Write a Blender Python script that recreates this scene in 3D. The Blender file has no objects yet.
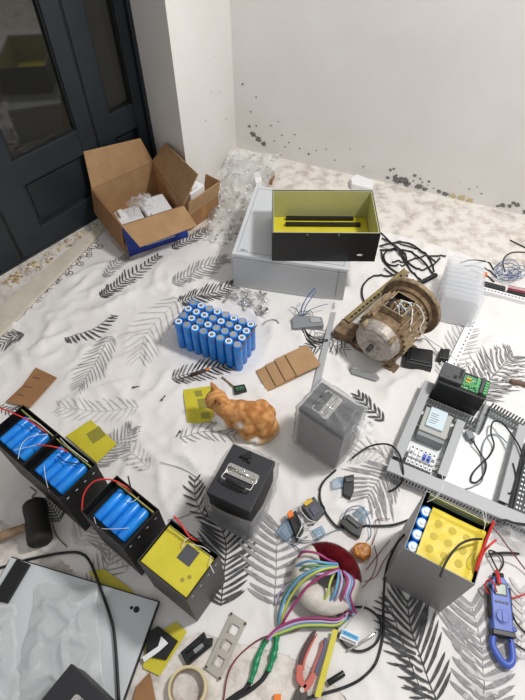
import bpy, bmesh, math, random
from mathutils import Vector, Matrix, noise
random.seed(7)
C = bpy.context.scene.collection
R = math.radians
F, PITCH, H = 526.0, R(52.7), 1.6

def ray(px, py):
    x = (px-262.5)/F; y = -(py-350)/F
    return Vector((x, math.cos(PITCH)+y*math.sin(PITCH), -math.sin(PITCH)+y*math.cos(PITCH)))
def at(px, py, z=0.0):
    r = ray(px, py); t = (H-z)/(-r.z)
    return Vector((r.x*t, r.y*t, z))

# ------------------------------------------------------------------ materials
def S(r, g, b):
    f = lambda c: (c/255/12.92 if c/255 <= .04045 else ((c/255+.055)/1.055)**2.4)
    return (f(r), f(g), f(b), 1)
def nodes(name):
    m = bpy.data.materials.new(name); m.use_nodes = True
    nt = m.node_tree
    return m, nt, nt.nodes['Principled BSDF']
def mat(name, col, rough=.5, metal=0, var=0, vscale=30, bump=0, bscale=60, col2=None, spec=.5, coat=0, lo=.4, hi=.65, detail=6):
    m, nt, b = nodes(name)
    b.inputs['Base Color'].default_value = col
    b.inputs['Roughness'].default_value = rough
    b.inputs['Metallic'].default_value = metal
    b.inputs['Specular IOR Level'].default_value = spec
    b.inputs['Coat Weight'].default_value = coat
    m.diffuse_color = col
    tc = None
    def coord():
        t = nt.nodes.new('ShaderNodeNewGeometry'); return t.outputs['Position']
    if var or col2:
        tc = coord()
        n = nt.nodes.new('ShaderNodeTexNoise'); n.inputs['Scale'].default_value = vscale; n.inputs['Detail'].default_value = detail
        n.inputs['Roughness'].default_value = .65
        nt.links.new(tc, n.inputs['Vector'])
        r = nt.nodes.new('ShaderNodeValToRGB')
        if col2 is None:
            col2 = tuple(c*(1-var) for c in col[:3])+(1,)
        r.color_ramp.elements[0].position = lo; r.color_ramp.elements[1].position = hi
        r.color_ramp.elements[0].color = col; r.color_ramp.elements[1].color = col2
        nt.links.new(n.outputs['Fac'], r.inputs['Fac']); nt.links.new(r.outputs['Color'], b.inputs['Base Color'])
    if bump:
        tc = tc or coord()
        n2 = nt.nodes.new('ShaderNodeTexNoise'); n2.inputs['Scale'].default_value = bscale; n2.inputs['Detail'].default_value = 5
        nt.links.new(tc, n2.inputs['Vector'])
        bp = nt.nodes.new('ShaderNodeBump'); bp.inputs['Strength'].default_value = bump; bp.inputs['Distance'].default_value = .01
        nt.links.new(n2.outputs['Fac'], bp.inputs['Height']); nt.links.new(bp.outputs['Normal'], b.inputs['Normal'])
    return m
def film(name, col, opac=.4, rough=.25, bump=.5, bscale=40, edge=.35):
    m, nt, b = nodes(name)
    b.inputs['Base Color'].default_value = col; b.inputs['Roughness'].default_value = rough
    m.diffuse_color = col
    g = nt.nodes.new('ShaderNodeNewGeometry')
    n = nt.nodes.new('ShaderNodeTexNoise'); n.inputs['Scale'].default_value = bscale; n.inputs['Detail'].default_value = 4
    nt.links.new(g.outputs['Position'], n.inputs['Vector'])
    bp = nt.nodes.new('ShaderNodeBump'); bp.inputs['Strength'].default_value = bump; bp.inputs['Distance'].default_value = .01
    nt.links.new(n.outputs['Fac'], bp.inputs['Height']); nt.links.new(bp.outputs['Normal'], b.inputs['Normal'])
    t = nt.nodes.new('ShaderNodeBsdfTransparent'); mx = nt.nodes.new('ShaderNodeMixShader')
    lw = nt.nodes.new('ShaderNodeLayerWeight'); lw.inputs['Blend'].default_value = .4
    ma = nt.nodes.new('ShaderNodeMath'); ma.operation = 'MULTIPLY_ADD'; ma.use_clamp = True
    ma.inputs[1].default_value = edge; ma.inputs[2].default_value = opac
    nt.links.new(lw.outputs['Facing'], ma.inputs[0])
    nt.links.new(ma.outputs[0], mx.inputs[0]); nt.links.new(t.outputs[0], mx.inputs[1]); nt.links.new(b.outputs[0], mx.inputs[2])
    nt.links.new(mx.outputs[0], nt.nodes['Material Output'].inputs['Surface'])
    return m

M = {}
M['wall'] = mat('wall_paint', S(230,228,225), .75, bump=.08, bscale=25, col2=S(222,219,215), vscale=4, lo=.3, hi=.8)
M['mould'] = mat('mould_stain', S(126,124,122), .9, var=.3, vscale=60)
M['plaster_yellow'] = mat('foam_yellow_stain', S(214,200,150), .9, col2=S(190,176,140), vscale=40)
M['floor'] = mat('plaster_dust_floor', S(230,224,217), .85, col2=S(140,124,112), vscale=15, bump=.45, bscale=40, lo=.45, hi=.80, detail=12)
M['sheet'] = mat('white_cotton', S(236,233,231),   .9, bump=.42, bscale=15, col2=S(229,225,222), vscale=3)
M['p_black'] = mat('print_black', S(72,72,75), .9, col2=S(100,100,102), vscale=80)
M['p_grey'] = mat('print_grey', S(146,145,147), .9, col2=S(172,170,171), vscale=60)
M['p_light'] = mat('print_light', S(200,198,198), .9, col2=S(214,211,210), vscale=50)
M['p_brown'] = mat('print_brown', S(112,100,80), .9, col2=S(140,126,104), vscale=60)
M['cream'] = mat('cream_board', S(218,211,196), .6, col2=S(205,197,180), vscale=12)
M['door'] = mat('dark_door_paint', S(34,42,49), .42, col2=S(30,37,43), vscale=8)
M['door2'] = mat('dark_door_panel', S(27,33,38), .45)
M['glass'] = mat('dark_glass', S(38,38,35), .04, spec=.9)
M['plain_black'] = mat('plain_black_fill', S(14,15,16), .5)
M['kraft'] = mat('kraft_cardboard', S(178,143,104), .85, col2=S(166,130,92), vscale=14)
M['kraft_d'] = mat('kraft_cardboard_brown', S(158,116,78), .85, col2=S(146,106,70), vscale=14)
M['kraft_e'] = mat('cardboard_corrugation', S(140,104,68), .9)
M['blueprint'] = mat('blue_print', S(34,62,150), .6)
M['tape'] = mat('parcel_tape', S(178,128,80), .25)
M['foam'] = mat('white_foam', S(238,238,240), .8, bump=.1, bscale=200)
M['white'] = mat('white_plastic', S(236,236,238), .45)
M['cab'] = mat('pale_grey_enamel', S(210,213,217), .42)
M['cab_shaded'] = mat('shaded_grey_enamel', S(188,190,191), .45, bump=.02)  # greyer copy of the cabinet enamel, the front's shade put into its colour
M['panelw'] = mat('panel_enamel', S(208,213,216), .35)
M['black'] = mat('black_painted_metal', S(22,22,23), .45, bump=.05, bscale=300)
M['blackp'] = mat('black_plastic', S(17,18,20), .4)
M['lid'] = mat('charcoal_powder_coat', S(38,39,44), .55, bump=.08, bscale=400)
M['case'] = mat('black_powder_coat', S(27,26,26), .5, bump=.08, bscale=400)
M['case_g'] = mat('grey_steel', S(138,136,137), .42, metal=.25, bump=.03)
M['case_d'] = mat('dark_grey_steel', S(60,57,56), .45, bump=.05)
M['edge'] = mat('bare_steel_edge', S(140,138,134), .6, metal=.2)
M['yellow'] = mat('yellow_epoxy_sheet', S(212,200,58), .45, col2=S(202,188,46), vscale=10)
M['yellow_d'] = mat('yellow_green_board', S(178,176,104), .4, col2=S(168,166,92), vscale=4)
M['yellow_s'] = mat('yellow_translucent', S(226,204,70), .42, col2=S(216,192,50), vscale=12, bump=.15, bscale=30, spec=.3)
M['lining'] = mat('reflection_paled_lining', S(190,190,140), .35, col2=S(180,180,126), vscale=4)  # yellow-green lining, paled with its reflection painted into the colour
M['yellow_p'] = mat('yellow_board_patch', S(150,144,60), .5)
M['blue'] = mat('blue_pvc_wrap', S(34,144,238), .28, col2=S(22,122,220), vscale=20)
M['blue_d'] = mat('blue_wrap_shadow_band', S(30,104,190), .3)
M['cap'] = mat('nickel_cap', S(180,186,188), .35, metal=.5, var=.2, vscale=90)
M['ring'] = mat('white_insulator', S(226,234,240), .5)
M['chrome'] = mat('chrome', S(225,223,218), .14, metal=1)
M['steel'] = mat('brushed_steel', S(196,190,180), .35, metal=.8)
M['alu'] = mat('grey_aluminium', S(150,152,152), .4, metal=.3)
M['duct'] = mat('grey_pvc_duct', S(160,162,164), .5)
M['duct_l'] = mat('grey_pvc_duct_cover', S(172,174,177), .45)
M['plate'] = mat('white_mounting_plate', S(238,241,241), .4)
M['rust'] = mat('rusty_brown_cast_iron', S(142,118,90), .75, metal=.1, col2=S(92,72,52), vscale=40, bump=.3, bscale=120)
M['rust_l'] = mat('worn_tan_cast_iron', S(168,148,120), .7, metal=.1, col2=S(118,98,74), vscale=50, bump=.3, bscale=140)
M['dirty_al'] = mat('scuffed_end_shield', S(186,180,172), .5, metal=.25, col2=S(146,136,126), vscale=70, bump=.2)
M['brass'] = mat('yellow_zinc_rail', S(166,150,112), .4, metal=.5, col2=S(140,124,88), vscale=30)
M['cable'] = mat('black_rubber_cable', S(26,26,28), .5)
M['wire_r'] = mat('red_wire', S(206,48,44), .4)
M['wire_dr'] = mat('dark_red_wire', S(120,40,48), .45)
M['wire_w'] = mat('white_wire', S(222,222,220), .5)
M['wire_b'] = mat('blue_wire', S(66,94,160), .45)
M['wire_bl'] = mat('steel_blue_wire', S(92,116,150), .45)
M['w_mag'] = mat('magenta_sleeve', S(160,58,112), .4)
M['w_cyan'] = mat('sky_blue_sleeve', S(108,166,206), .4)
M['w_lime'] = mat('lime_sleeve', S(186,200,96), .4)
M['w_green'] = mat('sage_green_sleeve', S(108,152,110), .4)
M['w_lil'] = mat('lilac_sleeve', S(190,176,214), .4)
M['copper'] = mat('dark_red_enamelled_copper', S(122,30,38), .34, metal=.2, col2=S(84,18,26), vscale=60)
M['papertape'] = mat('white_cotton_tape', S(222,216,208), .85, col2=S(204,196,186), vscale=30, bump=.3, bscale=60)
M['amber'] = mat('amber_tape', S(196,128,34), .25, col2=S(160,92,20), vscale=40, bump=.5, bscale=60)
M['heat'] = mat('green_heat_shrink', S(22,136,86), .28, bump=.5, bscale=60)
M['pcb'] = mat('green_circuit_board', S(60,140,92), .45, col2=S(150,190,150), vscale=140, lo=.5, hi=.6)
M['termg'] = mat('green_terminal', S(96,178,110), .4)
M['screen'] = mat('dark_screen', S(24,40,36), .15)
M['digits'] = mat('green_digits', S(110,190,130), .4)
M['lcd'] = mat('grey_lcd', S(150,164,150), .2)
M['lcdb'] = mat('blue_lcd', S(84,176,222), .25)
M['lcdt'] = mat('dark_blue_segments', S(32,96,160), .3)
M['meter'] = mat('blue_meter_plastic', S(72,100,188), .4)
M['meter_d'] = mat('dark_blue_dial', S(50,70,160), .4)
M['brk'] = mat('white_breaker', S(232,233,235), .45)
M['brkb'] = mat('blue_breaker_toggle', S(52,92,190), .4)
M['psu'] = mat('light_grey_module', S(176,176,172), .5)
M['label'] = mat('pale_label', S(204,220,228), .4)
M['ink'] = mat('grey_ink', S(110,116,124), .6)
M['orange'] = mat('orange_plastic', S(240,128,40), .4)
M['amberp'] = mat('yellow_plastic', S(220,180,60), .4)
M['greyp'] = mat('dark_grey_plastic', S(76,78,82), .5)
M['greyl'] = mat('mid_grey_plastic', S(138,142,146), .5)
M['wood'] = mat('worn_wood_handle', S(158,132,104), .7, col2=S(128,102,76), vscale=30)
M['wood_d'] = mat('dark_brown_wood', S(110,88,74), .7)
M['rubber'] = mat('black_rubber_head', S(34,32,30), .75, bump=.2)
M['salmon'] = mat('salmon_grip', S(198,100,88), .45)
M['maroon'] = mat('dark_maroon_grip', S(66,36,36), .45)
M['slate'] = mat('slate_blue_grip', S(84,82,104), .45)
M['toolsteel'] = mat('dark_tool_steel', S(84,78,74), .4, metal=.6)
M['tapering'] = mat('cream_tape_edge', S(214,200,158), .5)
M['tapebrown'] = mat('tape_roll_inner', S(150,130,106), .6)
M['f_clear'] = film('clear_film', S(236,238,240), .20, .2, .6, 50, .5)
M['f_bag'] = film('cloudy_bag_film', S(226,227,229), .40, .35, .35, 26, .4)
M['f_wrap'] = film('cloudy_wrap_film', S(206,207,210), .13, .3, .5, 30, .55)
M['f_frost'] = film('frosted_plastic', S(246,248,252), .38, .3, .15, 30, .5)
M['f_blue'] = film('bluish_clear_plastic', S(150,186,214), .35, .12, .3, 60, .5)
def bubble_mat():
    m = film('bubble_wrap_film', S(226,228,226), .30, .3, .5, 55, .5)
    return m
M['bubble'] = bubble_mat()

# ------------------------------------------------------------------ mesh builder
class MB:
    def __init__(s): s.v = []; s.f = []; s.m = []; s.s = []
    def add(s, vs, fs, mi=0, smooth=False):
        o = len(s.v); s.v += [Vector(v) for v in vs]
        for f in fs: s.f.append([i+o for i in f]); s.m.append(mi); s.s.append(smooth)
    def prism(s, poly, z0, z1, mi=0, top=None):
        n = len(poly); top = top or poly
        vs = [(p[0], p[1], z0) for p in poly]+[(p[0], p[1], z1) for p in top]
        a = sum(poly[i][0]*poly[(i+1) % n][1]-poly[(i+1) % n][0]*poly[i][1] for i in range(n))
        fs = [[i, (i+1) % n, n+(i+1) % n, n+i] for i in range(n)]+[list(range(n))[::-1], [n+i for i in range(n)]]
        if a < 0: fs = [f[::-1] for f in fs]
        s.add(vs, fs, mi)
    def hexa(s, b, t, mi=0):        # two loops of points, any positions
        n = len(b)
        s.add(list(b)+list(t), [[i, (i+1) % n, n+(i+1) % n, n+i] for i in range(n)]+[list(range(n))[::-1], [n+i for i in range(n)]], mi)
    def box(s, fr, x0, x1, y0, y1, z0, z1, mi=0):
        P = fr.p
        s.hexa([P(x0,y0,z0),P(x1,y0,z0),P(x1,y1,z0),P(x0,y1,z0)], [P(x0,y0,z1),P(x1,y0,z1),P(x1,y1,z1),P(x0,y1,z1)], mi)
    def slab(s, pts, nrm, t, mi=0):  # thick plate from a loop of 3D points
        n = Vector(nrm).normalized()*t
        s.hexa([Vector(p) for p in pts], [Vector(p)+n for p in pts], mi)
    def openbox(s, q, z0, z1, t, mi=0, mi_in=None, mi_rim=None, floor=None):
        mi_in = mi if mi_in is None else mi_in; mi_rim = mi if mi_rim is None else mi_rim
        qi = inset(q, t); zf = floor if floor is not None else z0+t
        n = len(q)
        vs = [(p[0],p[1],z0) for p in q]+[(p[0],p[1],z1) for p in q]+[(p[0],p[1],z1) for p in qi]+[(p[0],p[1],zf) for p in qi]
        for i in range(n):
            j = (i+1) % n
            s.add([vs[i],vs[j],vs[n+j],vs[n+i]], [[0,1,2,3]], mi)
            s.add([vs[n+i],vs[n+j],vs[2*n+j],vs[2*n+i]], [[0,1,2,3]], mi_rim)
            s.add([vs[2*n+i],vs[2*n+j],vs[3*n+j],vs[3*n+i]], [[0,1,2,3]], mi_in)
        s.add(vs[:n], [list(range(n))[::-1]], mi); s.add(vs[3*n:], [list(range(n))], mi_in)
    def cyl(s, p0, p1, r0, r1=None, seg=16, mi=0, caps=True, mi_cap=None):
        r1 = r0 if r1 is None else r1; p0 = Vector(p0); p1 = Vector(p1)
        d = (p1-p0).normalized(); a = d.orthogonal().normalized(); b = d.cross(a)
        A = [p0+(a*math.cos(2*math.pi*i/seg)+b*math.sin(2*math.pi*i/seg))*r0 for i in range(seg)]
        B = [p1+(a*math.cos(2*math.pi*i/seg)+b*math.sin(2*math.pi*i/seg))*r1 for i in range(seg)]
        s.add(A+B, [[i,(i+1)%seg,seg+(i+1)%seg,seg+i] for i in range(seg)], mi, True)
        if caps:
            mc = mi if mi_cap is None else mi_cap
            s.add(A, [list(range(seg))[::-1]], mc); s.add(B, [list(range(seg))], mc)
    def lathe(s, o, axis, prof, seg=32, mi=0, smooth=False):   # prof: (dist along axis, radius)
        o = Vector(o); d = Vector(axis).normalized(); a = d.orthogonal().normalized(); b = d.cross(a)
        for k in range(len(prof)-1):
            (h0,r0),(h1,r1) = prof[k],prof[k+1]
            A = [o+d*h0+(a*math.cos(2*math.pi*i/seg)+b*math.sin(2*math.pi*i/seg))*r0 for i in range(seg)]
            B = [o+d*h1+(a*math.cos(2*math.pi*i/seg)+b*math.sin(2*math.pi*i/seg))*r1 for i in range(seg)]
            s.add(A+B, [[i,(i+1)%seg,seg+(i+1)%seg,seg+i] for i in range(seg)], mi, smooth or abs(r0-r1) < 1e-6)
    def tube(s, pts, r, seg=8, mi=0, caps=True, rr=None):
        n = len(pts); pts = [Vector(p) for p in pts]; loops = []; a = None
        for i in range(n):
            d = (pts[min(i+1,n-1)]-pts[max(i-1,0)])
            d = d.normalized() if d.length > 1e-9 else Vector((0,0,1))
            if a is None: a = d.orthogonal().normalized()
            else:
                a = a-d*a.dot(d); a = a.normalized() if a.length > 1e-6 else d.orthogonal().normalized()
            b = d.cross(a); q = rr[i] if rr else r
            loops.append([pts[i]+(a*math.cos(2*math.pi*k/seg)+b*math.sin(2*math.pi*k/seg))*q for k in range(seg)])
        vs = [v for l in loops for v in l]
        fs = [[i*seg+k, i*seg+(k+1)%seg, (i+1)*seg+(k+1)%seg, (i+1)*seg+k] for i in range(n-1) for k in range(seg)]
        s.add(vs, fs, mi, True)
        if caps: s.add(loops[0], [list(range(seg))[::-1]], mi); s.add(loops[-1], [list(range(seg))], mi)
    def ball(s, c, r, seg=14, rings=8, mi=0, mtx=None):
        c = Vector(c); r = r if hasattr(r, '__len__') else (r,r,r); vs = []
        for i in range(rings+1):
            t = math.pi*i/rings
            for k in range(seg):
                p = 2*math.pi*k/seg
                q = Vector((r[0]*math.sin(t)*math.cos(p), r[1]*math.sin(t)*math.sin(p), r[2]*math.cos(t)))
                vs.append(c+(mtx @ q if mtx else q))
        s.add(vs, [[i*seg+k, (i+1)*seg+k, (i+1)*seg+(k+1)%seg, i*seg+(k+1)%seg] for i in range(rings) for k in range(seg)], mi, True)
    def build(s, name, mats, parent=None, bevel=0, bseg=2, weld=False, loc=None):
        me = bpy.data.meshes.new(name)
        o = Vector(parent.matrix_world.translation) if parent else Vector((0,0,0))
        if parent is not None:
            o = Vector(parent['_o'])
        if loc is not None: o = Vector(loc)
        me.from_pydata([tuple(v-o) for v in s.v], [], s.f)
        for m in (mats if isinstance(mats, (list, tuple)) else [mats]): me.materials.append(m)
        me.polygons.foreach_set('material_index', s.m); me.polygons.foreach_set('use_smooth', s.s)
        if weld or True:
            bm = bmesh.new(); bm.from_mesh(me)
            bmesh.ops.remove_doubles(bm, verts=bm.verts, dist=1e-5)
            bmesh.ops.dissolve_degenerate(bm, edges=bm.edges, dist=1e-6)
            bmesh.ops.recalc_face_normals(bm, faces=bm.faces)
            bm.to_mesh(me); bm.free()
        ob = bpy.data.objects.new(name, me); C.objects.link(ob)
        if parent is not None: ob.parent = parent
        elif loc is not None: ob.location = loc
        ob['_o'] = tuple(o)
        if bevel:
            b = ob.modifiers.new('bevel', 'BEVEL'); b.width = bevel; b.segments = bseg; b.limit_method = 'ANGLE'; b.angle_limit = R(40)
            b.harden_normals = False
        return ob
def sub(ob, mb, name, mats, bevel=0):      # a sub-part under a part (part meshes sit at their thing's origin)
    return mb.build(name, mats, ob, bevel)
class Fr:
    def __init__(s, o, ang, z=0):
        s.o = Vector((o[0], o[1], z)); a = R(ang)
        s.x = Vector((math.cos(a), math.sin(a), 0)); s.y = Vector((-math.sin(a), math.cos(a), 0)); s.a = a
    def p(s, x, y, z=0): return s.o+s.x*x+s.y*y+Vector((0,0,z))
class Fr3:
    def __init__(s, o, x, y):
        s.o = Vector(o); s.x = Vector(x).normalized(); s.z = s.x.cross(Vector(y)).normalized(); s.y = s.z.cross(s.x)
    def p(s, x, y, z=0): return s.o+s.x*x+s.y*y+s.z*z
def inset(q, t):
    n = len(q); q = [Vector((p[0], p[1])) for p in q]; out = []
    a = sum(q[i].x*q[(i+1)%n].y-q[(i+1)%n].x*q[i].y for i in range(n)); sg = 1 if a > 0 else -1
    for i in range(n):
        d0 = (q[i]-q[i-1]).normalized(); d1 = (q[(i+1)%n]-q[i]).normalized()
        n0 = Vector((-d0.y, d0.x))*sg; n1 = Vector((-d1.y, d1.x))*sg
        m = n0+n1; out.append(q[i]+m*(t/max(.3, (1+n0.dot(n1)))))
    return out
def rot2(poly, q): return [q[0]+poly]
def catmull(P, n=8, closed=False):
    P = [Vector(p) for p in P]
    if len(P) < 3: return [P[0].lerp(P[1], i/n) for i in range(n+1)]
    out = []
    for i in range(len(P)-1):
        p0 = P[max(i-1,0)]; p1 = P[i]; p2 = P[i+1]; p3 = P[min(i+2,len(P)-1)]
        for k in range(n):
            t = k/n
            out.append(.5*((2*p1)+(p2-p0)*t+(2*p0-5*p1+4*p2-p3)*t*t+(3*p1-p0-3*p2+p3)*t**3))
    out.append(P[-1]); return out
def tag(o, label, cat, group=None, kind=None):
    if label: o['label'] = label
    if cat: o['category'] = cat
    if group: o['group'] = group
    if kind: o['kind'] = kind
    return o
def thing(name, label, cat, loc, group=None):
    o = bpy.data.objects.new(name, None); C.objects.link(o); o.location = loc; o.empty_display_size = .02
    o['_o'] = tuple(loc)
    return tag(o, label, cat, group)
def struct(o): o['kind'] = 'structure'; return o
def ctr(q, z=0):
    return Vector((sum(p[0] for p in q)/len(q), sum(p[1] for p in q)/len(q), z))
def rect(o, ang, a, b):
    f = Fr(o, ang); return [f.p(0,0).xy, f.p(a,0).xy, f.p(a,b).xy, f.p(0,b).xy]

# ------------------------------------------------------------------ the bed sheet's relief
SHEET_PX = [(-70,395),(0,338),(30,312),(62,282),(98,262),(132,262),(165,246),(202,232),(240,236),(300,238),(382,232),(440,247),(525,276),(590,300),
            (640,420),(660,560),(640,760),(360,730),(345,697),(318,672),(286,655),(250,646),(226,641),(200,632),(178,640),(140,630),(100,604),(62,560),(28,543),(0,520),(-60,500)]
SHEET = [at(x,y).xy for x,y in SHEET_PX]
FLAT = []
def flat(px, py, rpx, z=0): 
    p = at(px, py); FLAT.append((p.x, p.y, rpx*.0031))
for a in [(215,345,55),(240,430,45),(335,445,45),(240,510,50),(440,575,60),(390,330,60),(180,590,48),(120,545,50),(60,500,52),(10,460,50),
          (285,270,75),(460,450,75),(330,580,50),(155,235,60),(460,300,45),(290,368,38),(33,388,34),(92,442,34),(365,374,24),(326,340,22),(320,370,22),(224,646,36),(345,637,26),(330,665,26),(460,345,28),(200,405,24),(262,655,24),(300,660,26),(110,590,34),(500,520,60),(80,640,110),(400,320,50),(500,620,30),(490,560,40)]: flat(*a)
FOLDS = [((30,352),(75,330),.010),((0,392),(60,352),.012),((0,425),(40,385),.008),((65,300),(100,270),.006),((60,405),(125,384),.006),((75,395),(150,378),.004),
         ((95,315),(140,290),.006),((45,360),(20,372),.010),((20,350),(28,376),.009),((300,230),(345,300),.004),((478,385),(500,345),.005),((495,390),(515,345),.005),((515,330),(480,345),.006),
         ((140,395),(210,392),.004),((150,440),(205,470),.005),((130,460),(205,455),.004),((380,395),(420,370),.005),((350,640),(400,690),.004),((372,650),(350,690),.004),
         ((280,470),(282,530),.004),((300,475),(296,512),.004),((340,460),(375,480),.003),((0,470),(40,480),.010),((5,500),(30,490),.009),((30,520),(60,548),.006),((60,530),(90,560),.005),((90,555),(120,590),.005),
         ((440,330),(520,310),.005),((450,345),(525,338),.004),((440,575),(470,690),.004),((505,540),(460,600),.003),((110,415),(160,440),.004),((160,300),(240,300),.004),((70,355),(180,330),.004)]
FOLDW = [(at(*a).xy, at(*b).xy, h) for a,b,h in FOLDS]
def inside(p, poly):
    r = False; n = len(poly)
    for i in range(n):
        a = poly[i]; b = poly[i-1]
        if (a.y > p[1]) != (b.y > p[1]) and p[0] < (b.x-a.x)*(p[1]-a.y)/(b.y-a.y)+a.x: r = not r
    return r
def h_sheet(x, y):
    n = noise.noise(Vector((x*5, y*5, 3)))*.5+.5
    rd = 1-abs(noise.noise(Vector((x*6+y*3, y*4-x*2, 9))))
    rd2 = 1-abs(noise.noise(Vector((x*9-y*7, y*8+x*5, 21))))
    h = .004*n+.012*rd**12+.009*rd2**14
    for a, b, k in FOLDW:
        d = b-a; t = ((x-a.x)*d.x+(y-a.y)*d.y)/d.length_squared
        if -.2 < t < 1.2:
            tt = min(1, max(0, t)); q = a+d*tt; ds = (x-q.x)**2+(y-q.y)**2
            if ds < .0016: h += k*1.7*math.exp(-ds/.00016)*math.sin(math.pi*(tt*.8+.1))
    m = 1.0
    for cx, cy, r in FLAT:
        d = math.hypot(x-cx, y-cy)/r
        m = min(m, max(0, min(1, (d-.8)/.5)))
    return .0012+h*m
def ground(x, y):
    return h_sheet(x, y)+.0015 if inside((x, y), SHEET) else 0.0
ZB = .003

# ------------------------------------------------------------------ room shell
mb = MB(); mb.prism([(-3,-.6),(3.2,-.6),(3.2,3.4),(-3,3.4)], -.08, 0); struct(mb.build('floor', M['floor']))
U = Vector((1.40,-.575)).normalized(); CR = Vector((-.155,2.60))+U*.014; WN = Vector((U.y,-U.x))   # WN points into the room
E0 = Vector((-.338,2.066)); D0 = Vector((-.516,2.296)); DD = Vector((-.669,-.743)).normalized(); DN = Vector((-DD.y*1, DD.x))
if DN.dot(-D0+Vector((0,1))) < 0: DN = -DN
if DN.x < 0: DN = -DN
def stain(mb, c, s, z, r, mi, seed):
    rnd = random.Random(seed); n = 22; r *= .78; k = [r*(.55+.6*rnd.random()) for _ in range(n)]
    P = []
    for i in range(n):
        a = 2*math.pi*i/n
        q = CR+U*(s+k[i]*math.cos(a)*1.15); zz = max(.001, z+k[i]*math.sin(a))
        P.append((q.x+WN.x*.0012, q.y+WN.y*.0012, zz))
    mb.add(P, [list(range(n))], mi)
mb = MB()
a, b = CR+WN*0, CR+U*3.0
mb.prism([a, b, b-WN*.12, a-WN*.12-U*.3], 0, 2.7)
# mould silhouettes along the wall's foot
for (s,z,r) in [(.83,.03,.012),(.835,.075,.010),(.85,.085,.008),(.87,.055,.008),(.875,.03,.03),(.91,.035,.03),(.93,.02,.022),(.955,.075,.012),(.957,.045,.006),(.985,.065,.008),(1.0,.05,.006),(1.03,.06,.009),(1.03,.04,.004),
                (.99,.02,.022),(1.02,.015,.016),(1.06,.03,.006),(1.09,.02,.016),(1.12,.015,.02),(1.43,.05,.012),(1.45,.045,.018),(1.42,.03,.014),(1.39,.025,.016),(1.37,.015,.01),(1.50,.02,.02),(1.54,.02,.02),(1.60,.03,.03),
                (.10,.10,.02),(.13,.08,.022),(.16,.06,.018),(.08,.14,.01),(.12,.15,.007),(.22,.09,.006),(.26,.13,.006),(.3,.1,.006),(.28,.07,.005),(.33,.15,.006),(.36,.08,.006),(.2,.17,.006),(.41,.06,.008),(.45,.09,.005),(.09,.22,.006),(.24,.2,.005),(.12,.3,.006),(.05,.35,.007),
                (.5,.11,.005),(.55,.06,.006),(.7,.06,.006),(.62,.14,.004),(1.22,.07,.005),(1.25,.09,.004),(1.28,.06,.006),(1.17,.09,.003)]:
    stain(mb, CR, s, z, r, 1, int(s*1000+z*777))
for (s,z,r) in [(1.16,.012,.02),(1.2,.015,.022),(1.24,.01,.02)]: stain(mb, CR, s, z, r, 2, int(s*999))
struct(mb.build('wall_back', [M['wall'], M['mould'], M['plaster_yellow']]))
mb = MB()
mb.prism([CR, E0, D0, D0-DN*.12, CR+Vector((-.30,.12))], 0, 2.7)
ln = (CR-E0)
for (t,z,r) in [(.55,.42,.004),(.7,.38,.004),(.4,.33,.004),(.65,.55,.003),(.8,.22,.005)]:
    q = E0+ln*t; nn = Vector((ln.y,-ln.x)).normalized(); rnd = random.Random(int(t*100)); tl = ln.normalized()
    P = []
    for i in range(10):
        aa = 2*math.pi*i/10; k = r*(.6+.5*rnd.random()); w = q+tl*k*math.cos(aa)+nn*.0012
        P.append((w.x, w.y, z+k*math.sin(aa)))
    mb.add(P, [list(range(10))], 1)
struct(mb.build('wall_left', [M['wall'], M['mould']]))

# door: leaves of one dark door set, in the door plane (s leftwards from the jamb, z up, d out of the plane)
class DF:
    def p(s, x, y, z): q = D0+DD*x+DN*y; return Vector((q.x, q.y, z))
df = DF()
dr = thing('door_1', None, None, (D0.x, D0.y, 0)); dr['kind'] = 'structure'
mb = MB(); mb.box(df, -.02, .018, -.08, .012, 0, 2.2); mb.box(df, -.02, 2.1, -.08, .012, 2.12, 2.2); mb.box(df, 0, 2.1, -.08, .004, 0, .012)
mb.build('door_frame', M['door'], dr, .002)
def leaf(s0, s1, g0, g1, off):
    mb = MB()
    y0, y1 = off-.045, off
    mb.box(df, s0, g0, y0, y1, .014, 2.11); mb.box(df, g1, s1, y0, y1, .014, 2.11)
    mb.box(df, g0, g1, y0, y1, .32, .43); mb.box(df, g0, g1, y0, y1, .014, .115); mb.box(df, g0, g1, y0, y1, 1.98, 2.11)
    lf = mb.build('door_leaf', M['door'], dr, .003)
    mb = MB(); mb.box(df, g0, g1, y0+.012, y0+.022, .115, .32); mb.box(df, g0+.02, g1-.02, y0+.018, y0+.028, .135, .30); sub(lf, mb, 'door_panel', M['door2'], .002)
    mb = MB(); mb.box(df, g0+.004, g1-.004, y0+.02, y0+.026, .434, 1.976); sub(lf, mb, 'glass_pane', M['glass'])
    mb = MB()
    for (a,b,c,d) in [(g0,g0+.008,.43,1.98),(g1-.008,g1,.43,1.98),(g0,g1,.43,.438),(g0,g1,1.972,1.98)]: mb.box(df, a, b, y0+.02, y1-.006, c, d)
    sub(lf, mb, 'glazing_bead', M['plain_black'])
    return lf
leaf(.022, .283, .072, .200, 0)
leaf(.293, .788, .365, .665, 0)
leaf(.798, 1.4, .90, 1.29, 0)
mb = MB()
for s in (.288, .793): mb.box(df, s-.006, s+.006, -.04, -.004, .014, 2.11)
mb.build('leaf_gap_shade', M['plain_black'], dr)  # black strips stand in for the shade in the gaps between leaves
mb = MB(); q0 = df.p(2.1,-.12,0); mb.prism([df.p(1.4,-.09,0).xy, df.p(2.2,-.09,0).xy, df.p(2.2,0,0).xy, df.p(1.4,0,0).xy], 0, 2.7)
mb.prism([df.p(-.02,-.20,0).xy, df.p(1.4,-.20,0).xy, df.p(1.4,-.085,0).xy, df.p(-.02,-.085,0).xy], 0, 2.7)
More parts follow.
